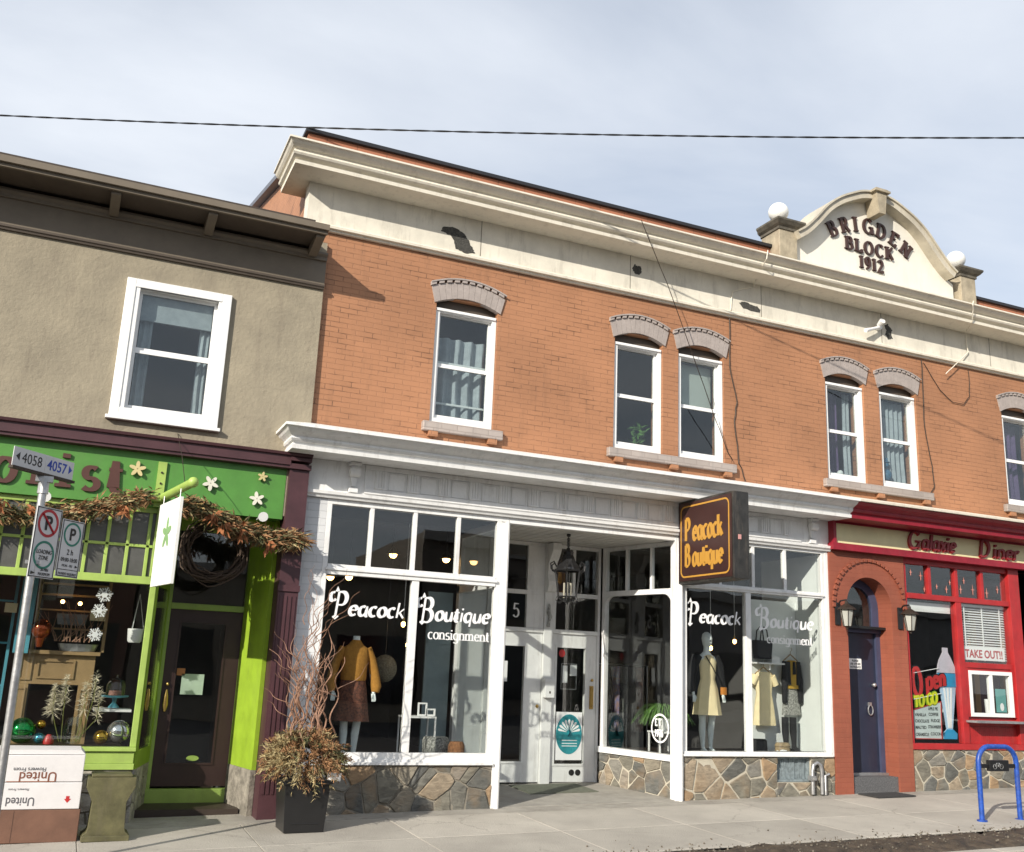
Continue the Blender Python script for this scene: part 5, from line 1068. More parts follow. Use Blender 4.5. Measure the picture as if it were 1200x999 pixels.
def ring(o, a, z, r, w_, mt_, par):
    t = MB(); n_ = 32; f_ = lambda s, zz, dd: Vector(o)+ru*s+Vector((0, 0, zz))+rn*dd
    for i in range(n_):
        a0, a1 = 2*math.pi*i/n_, 2*math.pi*(i+1)/n_
        t.hexa([f_(a+r_*math.cos(q), z+r_*math.sin(q), dd) for dd in (.006, .008) for r_, q in ((r, a0), (r, a1), (r-w_, a1), (r-w_, a0))])
    t.build('sign_ring', mt_, par)
oA = Vector((-.35, -2.17, 0)); A_ = psign(oA, .295, .60, 2.19, 'loading_zone_plate')
fA = lambda a, z, o_=oA, dd=.0085: o_+ru*a+Vector((0, 0, z))+rn*dd
ring(oA, .147, 2.655, .12, .024, SGR, A_); ring(oA, .147, 2.385, .12, .020, SGG, A_)
sans('letter_p', 'P', fA(.105, 2.60), ru, Z, .12, SGB, A_, depth=.0015, bold=.04)
t = MB(); v0 = fA(.147-.078, 2.655+.078, dd=.0105); v1 = fA(.147+.078, 2.655-.078, dd=.0105); t.tube([v0, v1], .0085, 6); t.build('slash', SGR, A_)
for tx, z, hh_ in (('LOADING', 2.395, .036), ('ZONE', 2.345, .036), ('30 MIN', 2.25, .026), ('MAXIMUM', 2.213, .026)): sans('sign_text', tx, fA(.147 if z > 2.3 else .18, z), ru, Z, hh_, SGB, A_, depth=.0015, align='CENTER', sx=.8)
o_s = o0; tri_ = MB(); q = fA(.045, 2.228); tri_.tube([fA(.03, 2.228, dd=.008), fA(.075, 2.228, dd=.008)], [.014, .002], 4); tri_.build('arrow', SGB, A_)
oB = oA+ru*.315+Vector((0, 0, -.075)); oB = Vector((oB.x, oB.y, 0)); B_ = psign(oB, .27, .50, 2.225, 'parking_plate')
ring(oB, .135, 2.60, .105, .018, SGG, B_)
sans('letter_p', 'P', fA(.098, 2.55, oB), ru, Z, .105, SGB, B_, depth=.0015, bold=.03)
for tx, z, hh_, sx_ in (('2 h', 2.42, .05, .9), ('09:00-18:00', 2.36, .036, .85), ('MON - FRI', 2.315, .022, .9), ('PAYMENT REQUIRED', 2.245, .021, .8)): sans('sign_text', tx, fA(.135 if z > 2.33 or z < 2.3 else .12, z, oB), ru, Z, hh_, SGB, B_, depth=.0015, align='CENTER', sx=sx_)
plate(oB, .012, .258, 2.288, 2.293, SGB, 'divider', B_, .0062, .0082); MB().tube([fA(.22, 2.325, oB, .008), fA(.25, 2.325, oB, .008)], [.011, .002], 4).build('arrow', SGB, B_)
MB().tube([(-.36, -2.1, 2.65), (-.30, -2.05, 2.65)], .01, 6).box(-.38, -.26, -2.12, -2.08, 2.30, 2.33).build('clamp', STEEL, SP_)

# cardboard boxes
def obox(x0, x1, y0, y1, z0, z1, name, mt_, label, seam=None):
    t = thing(name, label, 'box', ((x0+x1)/2, (y0+y1)/2, z0)); MB().box(x0, x1, y0, y1, z0, z1).build('carton', mt_, t, bevel=.006)
    return t
yb_ = -.86; g0 = gz(.0, -.86)
b1 = obox(-.62, .36, yb_, -.42, g0+.002, .178, 'brown_carton', CARDB, 'brown cardboard carton at the bottom of the stack by the pole')
MB().box(-.20, -.194, yb_-.001, yb_+.001, g0+.01, .17).build('seam', mat('card_seam', (.09, .045, .03), .8), b1)
b2 = obox(-.60, .345, yb_-.005, -.40, .182, .415, 'white_carton', CARDW, 'white florist carton in the middle of the stack, red arrow on its side')
b3 = obox(-.72, .34, yb_-.0, -.36, .42, .655, 'white_carton', CARDW, 'topmost white florist carton of the stack, lettering upside down')
MB().prism([(-.64, .66), (.34, .66), (.30, .70), (-.6, .70)], yb_+.02, -.38).build('lid_flap', CARDW, b3); MB().box(-.3, .1, yb_-.0015, yb_+.002, .4195, .427).build('torn_edge', mat('torn_brown', (.3, .12, .06), .8), b3)
nU, nV = (-1, 0, 0), (0, 0, -1)
sans('carton_lettering', 'United Flora', (-.04, yb_-.006, .285), nU, nV, .075, mat('grey_ink', (.10, .10, .11), .7), b2, depth=.001, bold=.015, sx=.85); sans('carton_lettering', 'Flowers From', (-.10, yb_-.006, .365), nU, nV, .022, MC['grey_ink'], b2, depth=.001)
sans('carton_lettering', 'Flowers From', (.02, yb_-.001, .545), nU, nV, .035, MC['grey_ink'], b3, depth=.001, bold=.02); sans('carton_lettering', 'United', (.12, yb_-.001, .505), nU, nV, .085, mat('brown_ink', (.2, .07, .04), .7), b3, depth=.001, bold=.015) 
MB().prism([(.235, .235), (.265, .27), (.25, .27), (.25, .295), (.22, .295), (.22, .27), (.205, .27)], yb_-.0065, yb_-.0045).build('red_arrow', REDLET, b2)
# plant stand
ps = thing('plant_stand', 'olive painted wooden pedestal with curved sides beside the cartons', 'pedestal', (.6, -.8, gz(.6, -.8)))
zz = gz(.6, -.9)
lft = [(.40, .0), (.40, .05), (.43, .07), (.44, .10), (.445, .22), (.45, .30), (.42, .36), (.385, .42), (.385, .50)]
pts = [(x, zz+z*1.12) for x, z in lft]; rgt = [(1.2-x if z > .07 else 1.2-x, z2) for (x, z), (_, z2) in zip(lft, pts)]
MB().prism(pts+list(reversed(rgt)), -.92, -.66).build('side_panel', OLIVE, ps, bevel=.004)
MB().box(.39, .81, -.95, -.60, zz, zz+.05).build('base_moulding', OLIVE, ps, bevel=.006); MB().box(.42, .78, -.90, -.62, zz+.562, zz+.585).build('top_board', OLIVE, ps, bevel=.006)

# planter with dried firs and curly willow
pz = gz(2.45, -.8); PL = thing('black_planter', 'square black planter filled with browned fir boughs and tall curly willow', 'planter', (2.45, -.7, pz))
t = MB(); t.hexa([(2.24, -.98, pz), (2.64, -.98, pz), (2.64, -.58, pz), (2.24, -.58, pz), (2.21, -1.01, pz+.46), (2.67, -1.01, pz+.46), (2.67, -.55, pz+.46), (2.21, -.55, pz+.46)]); t.box(2.18, 2.70, -1.04, -.52, pz+.461, pz+.50)
t.box(2.30, 2.58, -.99, -.985, pz+.08, pz+.09); t.box(2.30, 2.58, -1.0, -.99, pz+.38, pz+.39); t.build('pot', BLACK, PL, bevel=.008)
M_ = [MB() for _ in DRY]; ctr = Vector((2.43, -.82, pz+.66))
for _ in range(420):   # boughs of needles
    q = Vector((random.gauss(0, 1), random.gauss(0, 1), random.gauss(.25, .8))).normalized(); base = ctr+Vector((q.x*.24, q.y*.22, q.z*.15+.06))
    L_b = random.uniform(.12, .26); dr = Vector((q.x, q.y, q.z*.9+.12)).normalized(); k_ = int((noise.noise(base*4.0)+1)*2.3+random.gauss(0, .6)) % 4
    for s in range(28):
        f_ = s/28; p = base+dr*L_b*f_+Vector((0, 0, -.09*f_*f_))
        M_[k_].leaf(p, dr*.7+Vector((random.gauss(0, .6), random.gauss(0, .6), random.gauss(0, .6))), random.uniform(.035, .07), .012)
for M, mt_, nm in zip(M_, DRY, ('brown_boughs', 'olive_boughs', 'rust_boughs', 'straw_boughs')): M.build(nm, mt_, PL)
t = MB()
def curl(p, d, ln_, r, n=26, amp=.045):
    p = Vector(p); out_ = [p.copy()]; d = Vector(d).normalized(); ph = random.uniform(0, 6.28); fr_ = random.uniform(.5, .8)
    for i in range(n):
        q = d+Vector((math.sin(i*fr_+ph), math.cos(i*fr_*.8+ph), 0))*.65; p = p+q.normalized()*ln_/n; out_.append(p.copy()); d = (d+Vector((random.gauss(0, .05), random.gauss(0, .05), 0))).normalized()
    t.tube(out_, [r*(1-.75*i/n) for i in range(n+1)], 6); return out_
for i in range(27):
    a = random.uniform(0, 6.28); rr = random.choice((.12, .2, .26)); x_, y_ = 2.42+rr*math.cos(a)*1.05, -.8+rr*.7*math.sin(a); tgt = Vector((2.34+random.gauss(0, .06), -.78, pz+1.95))
    s_ = Vector((x_, y_, pz+.7)); k_ = curl(s_, tgt-s_, random.uniform(.9, 1.55), random.uniform(.007, .014))
    for _ in range(2): j_ = random.randint(8, 22); curl(k_[j_], Vector((random.gauss(0, .7), random.gauss(0, .3), random.uniform(.2, 1))), random.uniform(.2, .5), .005, 12)
for i in range(10): curl((2.38+random.gauss(0, .05), -.75, pz+1.9+random.uniform(-.2, .2)), (random.gauss(.25, .5), random.gauss(0, .2), 1), random.uniform(.4, .95), .005, 22)
t.build('willow_branches', TWIG, PL, smooth=True)
MB().box(2.62, 2.76, -1.05, -1.046, pz+.50, pz+.58, rot=(R(8), 'Y'), c=(2.69, -1.05, pz+.54)).build('tag', WHITE2, PL)

# bike rack
rk = thing('bike_rack', 'blue chipped steel hoop bike rack with a black centre plate', 'bike rack', (10.65, -2.2, gz(10.65, -2.2)))
xL, xR, yk = 10.33, 10.97, -2.2; zL = gz(10.6, -2.2)
pts = [(xL, yk, zL-.05), (xL, yk, zL+.66)]+[(xL+.19-.19*math.cos(R(a)), yk, zL+.66+.19*math.sin(R(a))) for a in range(10, 91, 10)]+[(xR-.19+.19*math.sin(R(a)), yk, zL+.66+.19*math.cos(R(a))) for a in range(0, 91, 10)]+[(xR, yk, zL-.05)]
MB().tube(pts, .031, 14).build('hoop', BLUEP, rk, smooth=True)
bp = MB().box(xL+.03, xR-.03, yk-.012, yk+.012, zL+.60, zL+.65).box(xL+.16, xR-.16, yk-.03, yk+.03, zL+.565, zL+.695).build('centre_plate', BLACK, rk, bevel=.006)
e = MB()
for cx in (10.57, 10.68): e.tube([(cx+.028*math.cos(a), yk-.032, zL+.62+.028*math.sin(a)) for a in [2*math.pi*i/14 for i in range(15)]], .0035, 5)
e.tube([(10.57, yk-.032, zL+.62), (10.60, yk-.032, zL+.66), (10.65, yk-.032, zL+.66), (10.68, yk-.032, zL+.62)], .0035, 5).tube([(10.60, yk-.032, zL+.66), (10.62, yk-.032, zL+.62), (10.65, yk-.032, zL+.66)], .0035, 5); e.build('bicycle_emblem', STEEL, bp)
for x in (xL, xR): MB().tube([(x, yk, zL-.01), (x, yk, zL+.012)], .06, 14).build('foot_plate', BLUEP, rk)

# boutique blade sign
bs = thing('boutique_sign', 'dark brown box sign with gold lettering projecting over the boutique window', 'sign', (7.6, -.7, 2.82))
zb_, zt_ = 2.81, 3.912; ya, yb2 = -.035, -1.27
MB().box(7.46, 7.70, yb2, ya, zb_, zt_).build('cabinet', mat('cabinet_black', (.035, .033, .03), .4, .3, 8, .05, dirt=.5), bs, bevel=.008)
MB().box(7.452, 7.46, yb2+.03, ya-.03, zb_+.03, zt_-.03).build('face_panel', SIGNBR, bs)
def rrect(mb, y0, y1, z0, z1, r, w_, xf):
    pts = []
    for cy, cz, a0 in ((y1-r, z1-r, 0), (y0+r, z1-r, 90), (y0+r, z0+r, 180), (y1-r, z0+r, 270)):
        pts += [(cy, cz, R(a0+a)) for a in range(0, 91, 15)]
    n_ = len(pts)
    for i in range(n_):
        p, q = pts[i], pts[(i+1) % n_]
        f_ = lambda s, rr: (s[0]+rr*math.cos(s[2]), s[1]+rr*math.sin(s[2]))
        o_ = [f_(p, r), f_(q, r), f_(q, r-w_), f_(p, r-w_)]
        mb.hexa([(xf, y, z) for y, z in o_]+[(xf-.003, y, z) for y, z in o_])
    return mb
rrect(MB(), yb2+.07, ya-.07, zb_+.07, zt_-.07, .09, .022, 7.4515).build('gold_border', GOLD, bs)
t = MB(); uy = (0, -1, 0)
w1 = .84/pen_len('Peacock', .26); w2 = .84/pen_len('Boutique', .24)
pen(t, 'P', (7.4505, -.21, 3.37), uy, Z, .29, thick=.2, thin=.08, depth=.004, wide=.72, ang=35); pen(t, 'eacock', (7.4505, -.39, 3.37), uy, Z, .27, thick=.22, thin=.085, depth=.004, wide=.67/pen_len('eacock', .27), ang=35)
pen(t, 'B', (7.4505, -.21, 3.03), uy, Z, .28, thick=.2, thin=.08, depth=.004, wide=.68, ang=35); pen(t, 'outique', (7.4505, -.385, 3.03), uy, Z, .26, thick=.22, thin=.085, depth=.004, wide=.68/pen_len('outique', .26), ang=35)
t.build('gold_lettering', GOLD, bs)
MB().tube([(7.58, .0, 3.8), (7.58, -.04, 3.8)], .02, 8).tube([(7.58, 0, 3.0), (7.58, -.04, 3.0)], .02, 8).build('mounting_arm', IRON, bs); MB().box(7.53, 7.57, yb2-.012, yb2, 3.30, 3.36).build('inspection_sticker', mat('sticker_red_white', (.6, .3, .28), .5), bs)
# porch lantern
PLN = thing('porch_lantern', 'large ornate black iron lantern hanging from the porch ceiling', 'lantern', (6.06, .5, 3.41))
t = MB(); lx, ly = 6.06, .5; t.tube([(lx, ly, 3.41), (lx, ly, 3.22)], .008, 6); t.sphere((lx, ly, 3.40), .03, 10); 
for z in (3.26, 3.30, 3.34): t.tube([(lx+.02*math.cos(a), ly, z+.02*math.sin(a)) for a in [2*math.pi*i/8 for i in range(9)]], .005, 5)
t.build('chain', BLACK, PLN)
MB().loft([(lx, ly, 2.93, .17, .17), (lx, ly, 2.96, .16, .16), (lx, ly, 3.04, .11, .11), (lx, ly, 3.13, .07, .07), (lx, ly, 3.17, .075, .075), (lx, ly, 3.20, .03, .03), (lx, ly, 3.23, .02, .02)], 8).build('crown', BLACK, PLN)
t = MB(); nL = 6
for zq, rq in ((2.92, .185), (2.57, .135)): t.tube([(lx+rq*math.cos(2*math.pi*i/nL), ly+rq*math.sin(2*math.pi*i/nL), zq) for i in range(nL+1)], .013, 6)
for i in range(nL):
    a = 2*math.pi*i/nL; c_, s_ = math.cos(a), math.sin(a); t.tube([(lx+.185*c_, ly+.185*s_, 2.92), (lx+.135*c_, ly+.135*s_, 2.57)], .009, 6)
    t.tube([(lx+.19*c_, ly+.19*s_, 2.90), (lx+.25*c_, ly+.25*s_, 2.93), (lx+.26*c_, ly+.26*s_, 3.0), (lx+.21*c_, ly+.21*s_, 3.03), (lx+.18*c_, ly+.18*s_, 2.98)], .010, 6)
    t.tube([(lx+.135*c_, ly+.135*s_, 2.57), (lx+.16*c_, ly+.16*s_, 2.52), (lx+.12*c_, ly+.12*s_, 2.49), (lx+.06*c_, ly+.06*s_, 2.53)], .010, 6)
t.loft([(lx, ly, 2.50, .03, .03), (lx, ly, 2.55, .12, .12)], 8); t.build('cage', BLACK, PLN)
t = MB()
for i in range(3): a = 2.1*i; t.tube([(lx+.05*math.cos(a), ly+.05*math.sin(a), 2.56), (lx+.05*math.cos(a), ly+.05*math.sin(a), 2.76)], .014, 8)
t.build('candle_tubes', mat('candle_ivory', (.4, .38, .3), .5), PLN)
# floodlight on frieze
fl = thing('floodlight', 'white floodlight on an arm at the cream frieze below the gable', 'floodlight', (11.2, -.03, 7.12))
MB().tube([(11.2, -.03, 7.14), (11.2, -.10, 7.14)], .05, 12).build('mount', WHITE2, fl); MB().tube([(11.2, -.1, 7.13), (11.02, -.13, 7.06), (10.84, -.16, 6.99)], [.022, .024, .034], 10).build('arm', WHITE2, fl); MB().tube([(11.17, -.1, 7.16), (11.16, -.2, 7.20)], [.04, .05], 10).build('lamp_head', WHITE2, fl)
# cables
def cable(name, pts, r, label, mt_=IRON):
    P3 = [Vector(p) for p in pts]; q = []
    for i in range(len(P3)-1):
        for k_ in range(4): q.append(P3[i].lerp(P3[i+1], k_/4)+Vector((random.gauss(0, .006), 0, 0)))
    tag(MB().tube(q+[P3[-1]], r, 5).build(name, mt_), label, 'cable')
cable('wall_cable', [(8.36, -.02, 6.78), (8.35, -.02, 6.02), (8.47, -.02, 5.5), (8.42, -.02, 5.14), (8.50, -.02, 4.6), (8.60, -.02, 4.35)], .008, 'dark cable on the brick right of the middle window pair')
cable('wall_cable', [(12.13, -.02, 6.76), (12.12, -.02, 6.2), (12.10, -.02, 5.64), (12.22, -.02, 5.0), (12.24, -.02, 4.7), (12.15, -.02, 4.55)], .008, 'dark cable looping down right of the window with white curtain')
cable('wall_cable', [(12.17, -.02, 6.72), (12.5, -.02, 6.3), (12.75, -.02, 6.14), (13.0, -.02, 6.14), (13.15, -.02, 6.3), (13.16, -.02, 6.75)], .006, 'thin brown cable drooping across the brick right of the curtained windows')
cable('wall_cable', [(12.72, -.60, 7.70), (12.70, -.60, 7.62), (12.84, -.45, 7.42), (13.12, -.06, 7.38), (13.14, -.06, 7.05), (12.9, -.08, 6.85), (12.58, -.08, 6.58)], .008, 'white cable crossing the cornice below the right gable pier', CREAM)
cable('stay_cable', [(6.50, -.585, 7.68), (7.0, -.45, 6.9), (7.75, -.22, 5.6), (8.25, -.05, 4.78), (8.38, -.03, 4.62)], .006, 'thin cable slanting from the cornice past the middle windows')
cable('wall_cable', [(8.62, -.60, 7.69), (8.60, -.60, 7.55), (8.78, -.04, 7.34), (8.40, -.04, 7.2), (8.37, -.04, 6.9)], .008, 'cream cable dropping from the left gable pier over the frieze', CREAM)
# overhead wire
wa, wb_ = Vector((-2.5, 2.24, 8.30)), Vector((12.2, -4.78, 8.36))
t = MB()
for ph in (0, math.pi):
    t.tube([wa.lerp(wb_, k_/420)+Vector((0, .005*math.cos(k_*.45+ph), .005*math.sin(k_*.45+ph)-.14*4*(k_/420)*(1-k_/420))) for k_ in range(-380, 801)], .008, 5)
tag(t.build('overhead_wire', BLACK), 'twisted black overhead wire crossing the sky in front of the roofs', 'wire')
# door mats
mt1 = tag(MB().box(10.38, 11.06, -.46, -.08, gz(10.7, -.3)+.004, gz(10.7, -.3)+.02, rot=(R(-1.15), 'Y'), c=(10.7, -.3, .12)).build('door_mat', mat('rubber_mat', (.045, .045, .045), .9, .2, 40, .6, 90)), 'dark rubber mat on the pavement below the navy door', 'mat')
mt2 = tag(MB().hexa([(x, y, pf(x, y)+.006) for x, y in ((5.75, .78), (6.75, .78), (6.75, 1.48), (5.75, 1.48))]+[(x, y, pf(x, y)+.014) for x, y in ((5.75, .78), (6.75, .78), (6.75, 1.48), (5.75, 1.48))]).build('floor_mat', mat('green_grey_mat', (.15, .16, .12), .9, .2, 20)), 'flat grey green mat in front of the white shop doors', 'mat')

# ================================================================== THINGS IN THE WINDOWS
def curtain(x0, x1, z0, z1, y, mt_, label, folds=7, amp=.03, taper=0., name='curtain'):
    def fn(u_, v_):
        xx = x0+(x1-x0)*u_; z = z0+(z1-z0)*v_; xx += taper*(1-v_)*(u_-.5)
        return (xx, y+amp*math.sin(u_*folds*6.283+.6*math.sin(v_*4))*(.6+.4*(1-v_)), z)
    return tag(MB().sheet(fn, folds*8, 10).build(name, mt_, smooth=True), label, 'curtain' if name == 'curtain' else name)
SHEER = mat('sheer_curtain', (.42, .45, .48), .8, .15, 6); LILAC = mat('purple_curtain', (.11, .06, .16), .8, .25, 5)
curtain(3.93, 4.60, 4.65, 5.78, .25, SHEER, 'bunched grey white curtain in the single window left of the brick wall', 4, .05)
tag(MB().box(3.90, 4.60, .18, .20, 5.40, 5.43).box(3.90, 4.60, .18, .20, 4.86, 4.885).build('window_bars', WHITE2), 'white cross bars behind the glass of the leftmost arched window', 'bars')
curtain(7.57, 8.18, 5.37, 6.02, .22, mat('pale_blind', (.48, .50, .46), .7, .05), 'pale green white blind in the right window of the middle pair', 1, .004, name='blind')
curtain(10.22, 10.60, 4.66, 6.02, .30, LILAC, 'purple curtain in the left window of the pair under the gable', 4, .04)
curtain(11.30, 11.88, 4.66, 6.02, .22, SHEER, 'white net curtain in the right window of the pair under the gable', 6, .03)
curtain(10.66, 10.80, 4.66, 6.02, .24, SHEER, 'narrow white curtain edge in the left window under the gable', 2, .02)
curtain(13.98, 14.5, 4.66, 6.02, .28, LILAC, 'purple curtain in the rightmost upstairs window', 4, .04)
curtain(.32, .46, 4.24, 5.30, .12, SHEER, 'white curtain edge at the left of the stucco wall window', 2, .02); curtain(.98, 1.10, 4.24, 5.30, .12, SHEER, 'white curtain edge at the right of the stucco wall window', 2, .02)
tag(MB().box(.31, 1.09, .06, .08, 5.30, 5.58).box(.31, 1.09, .05, .09, 5.28, 5.30).build('roller_blind', SHEER), 'half lowered pale blind in the window of the stucco wall', 'blind')
bb = MB(); bb.tube([(10.32, .2, 4.71), (10.52, .2, 4.71)], .02, 8); bb.sphere((10.30, .2, 4.73), .05, 12); bb.sphere((10.54, .2, 4.73), .05, 12); tag(bb.build('dumbbell_ornament', WHITE2, smooth=True), 'white bone shaped ornament on the sill under the purple curtain', 'ornament')
bl_ = MB(); bl_.sphere((11.44, .18, 4.80), .09, 14, 1.1); bl_.sphere((11.44, .18, 4.97), .055, 12); bl_.loft([(11.44, .18, 5.0, .07, .07), (11.44, .18, 5.01, .07, .07), (11.44, .18, 5.012, .04, .04), (11.44, .18, 5.07, .04, .04)], 12)
tag(bl_.build('snowman_ornament', mat('blue_glassy', (.08, .22, .36), .4, .3, 20), smooth=True), 'blue snowman shaped ornament in front of the white net curtain', 'ornament')
# window plant upstairs
t = MB()
for i in range(60): t.leaf((7.0+random.gauss(0, .06), .3, 4.85+random.gauss(0, .12)), (random.gauss(0, 1), random.gauss(0, .4), random.gauss(.4, .6)), .12, .04)
tag(t.build('house_plant', LEAFG), 'leafy house plant in the left window of the middle pair', 'plant')

# mannequins
def mannequin(x, y, z0, H_, label, head=True, top=None):
    t = thing('mannequin', label, 'mannequin', (x, y, z0)); s = H_/1.75
    P_ = lambda dx_, dy_, dz: (x+dx_*s, y+dy_*s, z0+dz*s)
    b = MB()
    rings = [(0, 0, .80, .12, .09), (0, 0, .86, .165, .115), (0, 0, .95, .165, .115), (0, 0, 1.08, .115, .085), (0, 0, 1.2, .135, .10), (0, 0, 1.32, .16, .105), (0, .0, 1.40, .165, .085), (0, .01, 1.45, .09, .06), (0, .0, 1.49, .048, .05), (0, -.005, 1.56, .045, .047)]
    if head: rings += [(0, -.015, 1.58, .055, .07), (0, -.02, 1.63, .068, .09), (0, -.015, 1.69, .074, .098), (0, -.01, 1.75, .06, .08), (0, 0, 1.785, .02, .03)]
    b.loft([(x+a*s, y+c_*s, z0+z*s, rx*s, ry*s) for a, c_, z, rx, ry in rings], 20)
    for sx in (-1, 1):
        b.tube([P_(sx*.085, 0, .86), P_(sx*.09, 0, .7), P_(sx*.085, -.005, .48), P_(sx*.075, .015, .34), P_(sx*.07, .01, .1), P_(sx*.07, 0, .04)], [.085*s, .078*s, .05*s, .052*s, .03*s, .032*s], 14)
        b.loft([(x+sx*.07*s, y-.05*s, z0, .04*s, .11*s), (x+sx*.07*s, y-.04*s, z0+.04*s, .035*s, .09*s), (x+sx*.07*s, y, z0+.08*s, .03*s, .03*s)], 12)
        b.tube([P_(sx*.16, 0, 1.38), P_(sx*.215, .0, 1.28), P_(sx*.245, .02, 1.1), P_(sx*.265, -.02, .92), P_(sx*.27, -.05, .84)], [.05*s, .042*s, .036*s, .026*s, .022*s], 10)
        for f_ in range(4): b.tube([P_(sx*(.262+.0)-.02+f_*.013, -.055, .84), P_(sx*.27-.022+f_*.015, -.07, .78-.01*(f_ % 2)), P_(sx*.27-.02+f_*.013, -.065, .745)], [.009*s, .008*s, .006*s], 6)
        b.tube([P_(sx*.25, -.07, .83), P_(sx*.235, -.09, .79)], [.009*s, .007*s], 6)
    if head: b.tube([P_(0, -.105, 1.685), P_(0, -.128, 1.655), P_(0, -.11, 1.645)], [.008*s, .014*s, .01*s], 8); b.box(x-.022*s, x+.022*s, y-.112*s, y-.095*s, z0+1.615*s, z0+1.625*s)
    b.build('body', MANN, t, smooth=True); return t, s, P_
M1, s, P_ = mannequin(3.23, .5, .475, 1.62, 'headless mannequin in mustard sweater and dark floral skirt in the left boutique window', head=False)
w8 = lambda f_, a: .06*math.sin(a*9)*(1-f_)
g = MB().loft([(3.23, .5, .475+z*s, rx*s, ry*s) for z, rx, ry in ((1.0, .16, .13), (1.02, .17, .135), (1.12, .17, .13), (1.3, .18, .125), (1.40, .18, .10), (1.45, .10, .07), (1.50, .062, .055), (1.51, .058, .05))], 24, lambda f_, a: .03*math.sin(a*7)*(1-f_))
for sx in (-1, 1): g.tube([P_(sx*.16, 0, 1.41), P_(sx*.23, .0, 1.26), P_(sx*.28, .01, 1.08), P_(sx*.30, -.03, .93), P_(sx*.29, -.04, .86)], [.055*s, .058*s, .062*s, .07*s, .05*s], 12)
g.build('sweater', MUST, M1, smooth=True); MB().loft([(3.23, .5, .475+z*s, rx*s, ry*s) for z, rx, ry in ((.50, .24, .19), (.52, .235, .185), (.75, .20, .16), (.92, .18, .135), (1.04, .15, .11))], 30, w8).build('skirt', FLORAL, M1, smooth=True)
M2, s, P_ = mannequin(8.36, .62, .585, 1.62, 'full mannequin in yellow dress and black jacket in the right boutique window', head=True)
MB().loft([(8.36, .62, .585+z*s, rx*s, ry*s) for z, rx, ry in ((.56, .23, .18), (.58, .225, .175), (.8, .195, .15), (.95, .175, .13), (1.08, .13, .10), (1.2, .145, .115), (1.34, .16, .115), (1.41, .13, .09), (1.44, .07, .06))], 26, w8).build('dress', YDRESS, M2, smooth=True)
j = MB()
for sx in (-1, 1):
    j.tube([P_(sx*.15, 0, 1.42), P_(sx*.23, .0, 1.28), P_(sx*.265, .02, 1.1), P_(sx*.285, -.01, .92), P_(sx*.285, -.03, .88)], [.07*s, .068*s, .066*s, .062*s, .045*s], 12)
    j.tube([P_(sx*.13, .03, 1.43), P_(sx*.17, .03, 1.2), P_(sx*.19, .04, .95), P_(sx*.19, .04, .82)], [(.05*s, .11*s), (.055*s, .13*s), (.06*s, .15*s), (.05*s, .14*s)], 14)
j.loft([(8.36, .68, .585+z*s, rx*s, .10*s) for z, rx in ((.8, .2), (1.1, .17), (1.4, .16), (1.45, .1))], 16); j.build('jacket', BKCLOTH, M2, smooth=True)
MB().tube([P_(-.08, -.10, 1.42), P_(.02, -.14, 1.25), P_(.13, -.15, 1.05), P_(.17, -.15, .98)], .008, 6).build('strap', BKCLOTH, M2); MB().loft([(P_(.18, 0, 0)[0], .62-.17, .585+z*s, .055*s, .03*s) for z in (.86, .87, .96, .97)], 12).build('orange_bag', mat('orange_leather', (.6, .22, .03), .5), M2)
# hanging clothes on the white panel
def hanger(x, y, z, w_):
    return MB().tube([(x-w_/2, y, z-.09), (x-.01, y, z), (x+.01, y, z), (x+w_/2, y, z-.09)], .009, 6).tube([(x, y, z), (x, y, z+.04), (x+.03, y, z+.07), (x+.02, y, z+.1)], .004, 6)
hd1 = thing('yellow_dress', 'short sleeved yellow dress on a wooden hanger against the white panel', 'dress', (9.27, .52, 1.8))
hanger(9.27, .52, 1.78, .30).build('hanger', TAN, hd1)
MB().loft([(9.27, .52, z, rx, .05) for z, rx in ((.98, .20), (1.0, .20), (1.25, .165), (1.42, .13), (1.55, .155), (1.66, .165), (1.71, .12), (1.72, .07))], 26, lambda f_, a: .08*math.sin(a*8)*(1-f_)).tube([(9.13, .52, 1.66), (9.06, .52, 1.54)], [.06, .05], 10).tube([(9.41, .52, 1.66), (9.48, .52, 1.54)], [.06, .05], 10).build('dress_cloth', YDRESS, hd1, smooth=True)
o2 = thing('hanging_outfit', 'mustard top with black cardigan over a black and white skirt hung on the panel', 'outfit', (9.76, .52, 2.0))
hanger(9.76, .52, 1.98, .26).build('hanger', TAN, o2)
MB().loft([(9.76, .50, z, rx, .045) for z, rx in ((1.50, .12), (1.52, .12), (1.75, .105), (1.88, .10), (1.90, .05))], 18).build('top', mat('mustard_top', (.45, .27, .03), .8), o2, smooth=True)
MB().loft([(9.76, .53, z, rx, .045) for z, rx in ((1.13, .17), (1.15, .17), (1.35, .145), (1.5, .12))], 24, lambda f_, a: .07*math.sin(a*8)*(1-f_)).build('skirt', PAT, o2, smooth=True)
MB().tube([(9.65, .5, 1.88), (9.62, .49, 1.6), (9.61, .49, 1.3)], [.05, .05, .035], 10).tube([(9.86, .5, 1.88), (9.89, .49, 1.6), (9.90, .49, 1.3)], [.05, .05, .035], 10).tube([(9.68, .49, 1.88), (9.68, .47, 1.55)], [.04, .035], 10).tube([(9.84, .49, 1.88), (9.84, .47, 1.55)], [.04, .035], 10).tube([(9.76, .44, 1.88), (9.76, .44, 1.70)], [.02, .025], 8).build('cardigan', BKCLOTH, o2, smooth=True)
sh = thing('wall_shelf', 'small white shelf on the display panel above the yellow dress', 'shelf', (9.25, .55, 1.85)); MB().box(9.10, 9.56, .40, .62, 1.83, 1.85).build('board', WHITE2, sh); MB().box(9.32, 9.34, .44, .62, 1.75, 1.829).build('bracket', WHITE2, sh)
